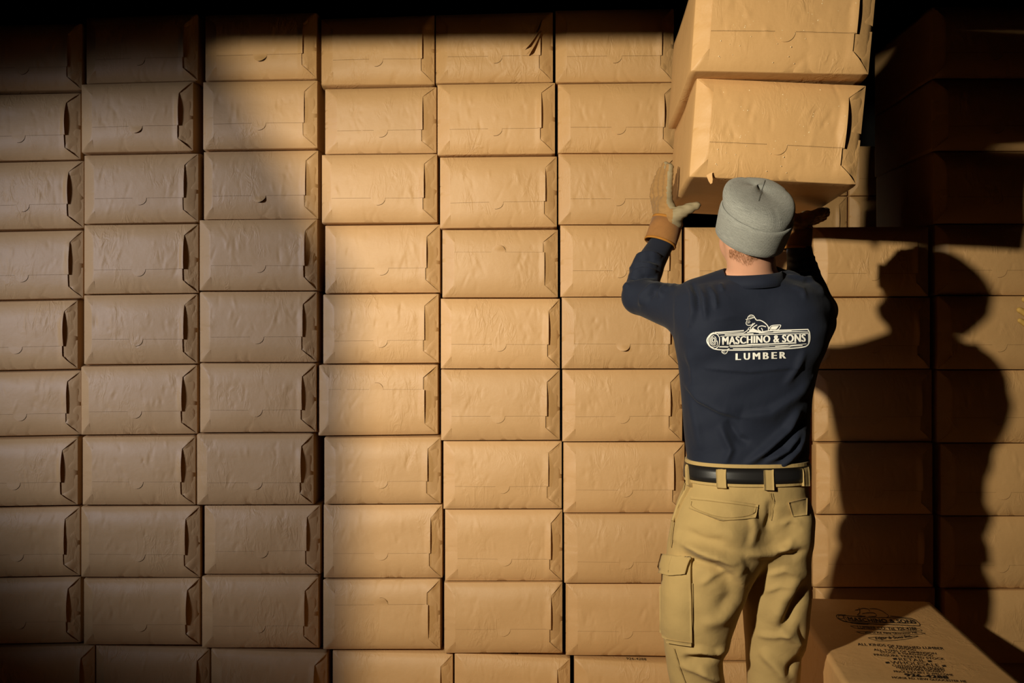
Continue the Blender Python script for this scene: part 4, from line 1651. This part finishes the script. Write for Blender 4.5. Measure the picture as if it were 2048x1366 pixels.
# short hair at the nape, below the cuff
rg = np.random.RandomState(8)
vs, fs = [], []
bd_bvh = BVHTree.FromPolygons([tuple(Vector(v.co) + Vector(OFF)) for v in body.data.vertices], [tuple(p.vertices) for p in body.data.polygons])
for _ in range(2600):
    x = rg.uniform(1458, 1560)
    ymax = 514 + 17 * math.exp(-((x - 1492) / 22) ** 2) + 9 * math.exp(-((x - 1548) / 12) ** 2)
    y = 498 + (ymax - 498) * rg.beta(1.2, 1.6)
    a = lay(bd_bvh, x, y, .0002)
    L = rg.uniform(2, 7)
    ang = rg.normal(.5 if x < 1505 else -.35, .5)
    b_ = lay(bd_bvh, x + L * math.sin(ang), y + L * math.cos(ang), rg.uniform(.0003, .0018))
    d = Vector((.00018, 0, .00005))
    k = len(vs)
    vs += [tuple(a - d - Vector(OFF)), tuple(a + d - Vector(OFF)), tuple(b_ - Vector(OFF))]
    fs.append((k, k + 1, k + 2))
tag(mesh_obj('hair', vs, fs, HAIR, man, smooth=False), kind='stuff')

# ------------------------------------------------------------------ gloves
def glove(H, wrist, elbow, cuff0, cuff1, r0, r1, palm_side):
    pts = [p for a in H['palm'] for p in a[:2]] + [p for c in H['fing'] for p in c[0]]
    pts = np.array(pts)
    lo, hi = pts.min(0) - .05, pts.max(0) + .05
    o, V, Q = add_skin('glove', hand_fn(H), lo, hi, .0033, GLOVE_BACK, relax=2)
    me = o.data
    me.materials.append(GLOVE_PALM)
    n = normals(V, Q)
    px = to_px(V)
    # creases at the joints and over the palm
    cr = .0011 * np.sin(V[:, 2] * 420 + V[:, 0] * 120) * np.sin(V[:, 1] * 160 + V[:, 2] * 90)
    V2 = V + n * cr[:, None] - OFF
    me.vertices.foreach_set('co', V2.astype(np.float32).ravel())
    fn = n[Q].mean(1)
    fc = V[Q].mean(1)
    sel = palm_side(fc, fn)
    me.polygons.foreach_set('material_index', sel.astype(np.int32))
    me.update()
    cuff = ring_tube('glove_cuff', cuff0, cuff1, r0, r1, GLOVE_CUFF, o, 40, .004, squash=.92)
    c0, c1 = Vector(cuff0), Vector(cuff1)
    ring_tube('cuff_binding', c0 - (c1 - c0) * .02, c0 + (c1 - c0) * .07, r0 + .0010, r0 + .0008, BINDING, cuff, 40, .003, squash=.92)
    ring_tube('cuff_binding', c1 - (c1 - c0) * .10, c1 + (c1 - c0) * .0, r1 + .0008, r1 + .0010, BINDING, cuff, 40, .003, squash=.92)
    return o


gl = glove(LH, LWR, LEL, vec(1320, 487, 3.095), vec(1336, 440, 3.11), .0495, .048,
           lambda c, n: (((n[:, 0] > -.3) & (to_px(c)[:, 0] > 1329 + .06 * (to_px(c)[:, 1] - 330))) | (n[:, 0] > .5) | (to_px(c)[:, 0] > 1346)).astype(int))
gr = glove(RH, RWR, REL, vec(1594, 499, 3.10), vec(1597, 453, 3.105), .0430, .0430,
           lambda c, n: ((n[:, 2] > .3) | (n[:, 0] < -.5)).astype(int))

# ------------------------------------------------------------------ second worker, only his gloved fingers reach into the frame
P2 = empty('person', (2.42, 3.0, 0))
OFF2 = np.array(P2.location)
tag(P2, 'worker past the right edge, yellow gloved fingertips reaching into view', 'person')
FY = 3.22
W2 = vec(2118, 690, FY + .02)
H2 = {'palm': [(vec(2108, 676, FY), vec(2086, 644, FY), .024, .022), (vec(2112, 684, FY), vec(2084, 658, FY), .024, .022), (vec(2104, 670, FY), vec(2090, 632, FY), .022, .02)],
      'fing': [([vec(2092, 632, FY), vec(2074, 616, FY), vec(2060, 606, FY), vec(2049, 599, FY)], .0125, .0095),
               ([vec(2086, 646, FY), vec(2064, 634, FY), vec(2050, 626, FY), vec(2039, 620, FY)], .0125, .0098),
               ([vec(2082, 658, FY), vec(2062, 653, FY), vec(2050, 647, FY), vec(2040, 641, FY)], .0115, .0085),
               ([vec(2086, 672, FY), vec(2072, 670, FY), vec(2064, 668, FY), vec(2057, 665, FY)], .011, .008),
               ([vec(2104, 655, FY - .02), vec(2098, 630, FY - .04), vec(2092, 612, FY - .05), vec(2088, 598, FY - .05)], .0135, .010)]}
SH2, EL2 = (2.33, 2.86, 1.46), (2.08, 3.02, 1.24)
SH2B, EL2B, WR2B = (2.45, 3.16, 1.46), (2.47, 3.22, 1.18), (2.36, 3.20, .95)


def p2_arms(P, d=0.0):
    f = smin(cone(P, SH2, EL2, .066 + d, .05 + d), cone(P, EL2, W2, .05 + d, .036 + d), .012)
    g = smin(cone(P, SH2B, EL2B, .066 + d, .05 + d), cone(P, EL2B, WR2B, .05 + d, .036 + d), .012)
    return np.minimum(f, g)


def p2_torso(P, d=0.0):
    f = smin(cone(P, (2.42, 3.0, 1.34), (2.43, 3.0, 1.02), .125 + d, .115 + d), cone(P, (2.37, 2.88, 1.44), (2.42, 3.13, 1.44), .075 + d, .075 + d), .06)
    return f


def p2_legs(P, d=0.0):
    f = cone(P, (2.42, 2.92, .95), (2.40, 2.90, .50), .095 + d, .075 + d)
    f = smin(f, cone(P, (2.40, 2.90, .50), (2.42, 2.89, .10), .075 + d, .062 + d), .02)
    g = smin(cone(P, (2.44, 3.09, .95), (2.43, 3.11, .50), .095 + d, .075 + d), cone(P, (2.43, 3.11, .50), (2.46, 3.12, .10), .075 + d, .062 + d), .02)
    return smin(smin(f, g, .02), cone(P, (2.43, 2.97, .98), (2.43, 3.04, .98), .115 + d, .115 + d), .05)


def p2_body(P):
    f = smin(p2_torso(P, -.012), p2_arms(P, -.01), .03)
    f = smin(f, p2_legs(P, -.014), .03)
    f = smin(f, cone(P, (2.43, 3.0, 1.48), (2.41, 3.0, 1.58), .06, .056), .02)
    f = smin(f, ell(P, (2.41, 3.0, 1.70), (.095, .077, .105)), .02)
    f = smin(f, ell(P, (2.37, 3.0, 1.635), (.055, .052, .06)), .03)
    f = smin(f, cone(P, (2.315, 3.0, 1.70), (2.293, 3.0, 1.665), .008, .013), .012)
    for s in (-1, 1):
        f = smin(f, ell(P, (2.42, 3.0 + s * .079, 1.67), (.02, .01, .03)), .01)
        f = np.maximum(f, -ell(P, (2.305, 3.0 + s * .031, 1.69), (.016, .013, .009)))
    f = smin(f, hand_fn(H2, -.003)(P), .012)
    f = smin(f, cone(P, WR2B, (2.33, 3.19, .87), .032, .03), .015)
    for k, (a, b_) in enumerate(((2.40, -.04), (2.385, -.015), (2.37, .01), (2.36, .03))):
        f = smin(f, cone(P, (2.33, 3.19 + b_ * .6, .87), (a - .085, 3.19 + b_, .785 + .008 * abs(k - 1.5)), .012, .009), .006)
    f = smin(f, cone(P, (2.35, 3.15, .89), (2.30, 3.13, .83), .013, .010), .008)
    return f


add_skin('body', p2_body, (1.60, 2.70, .0), (2.65, 3.40, 1.84), .010, SKIN, P2, OFF2)
add_skin('shirt', lambda P: np.maximum(np.maximum(smin(p2_torso(P), p2_arms(P), .03), .93 - P[..., 2]), -cone(P, (2.43, 3.0, 1.46), (2.41, 3.0, 1.60), .064, .064)),
         (1.66, 2.70, .86), (2.65, 3.40, 1.60), .009, SHIRT, P2, OFF2)
add_skin('trousers', lambda P: np.maximum(p2_legs(P), P[..., 2] - 1.02), (2.2, 2.7, .06), (2.65, 3.32, 1.06), .010, KHAKI, P2, OFF2)
for bx, by in ((2.42, 2.89), (2.46, 3.12)):
    add_skin('boot', lambda P: np.maximum(smin(cone(P, (bx, by, .2), (bx, by, .07), .066, .062), cone(P, (bx, by, .052), (bx - .17, by, .05), .052, .046), .03), .004 - P[..., 2]),
             (bx - .27, by - .11, -.01), (bx + .11, by + .11, .27), .009, BOOT, P2, OFF2)
add_skin('hair', lambda P: np.maximum(ell(P, (2.42, 3.0, 1.715), (.098, .083, .105)), np.maximum(1.69 - P[..., 2] - (P[..., 0] - 2.40) * .8, (2.335 - P[..., 0]))), (2.28, 2.88, 1.55), (2.56, 3.12, 1.85), .006, HAIR, P2, OFF2)
pts = np.array([p for a in H2['palm'] for p in a[:2]] + [p for c in H2['fing'] for p in c[0]])
g2, _, _ = add_skin('glove', hand_fn(H2), pts.min(0) - .04, pts.max(0) + .04, .0032, YELLOW_GLOVE, P2, OFF2)
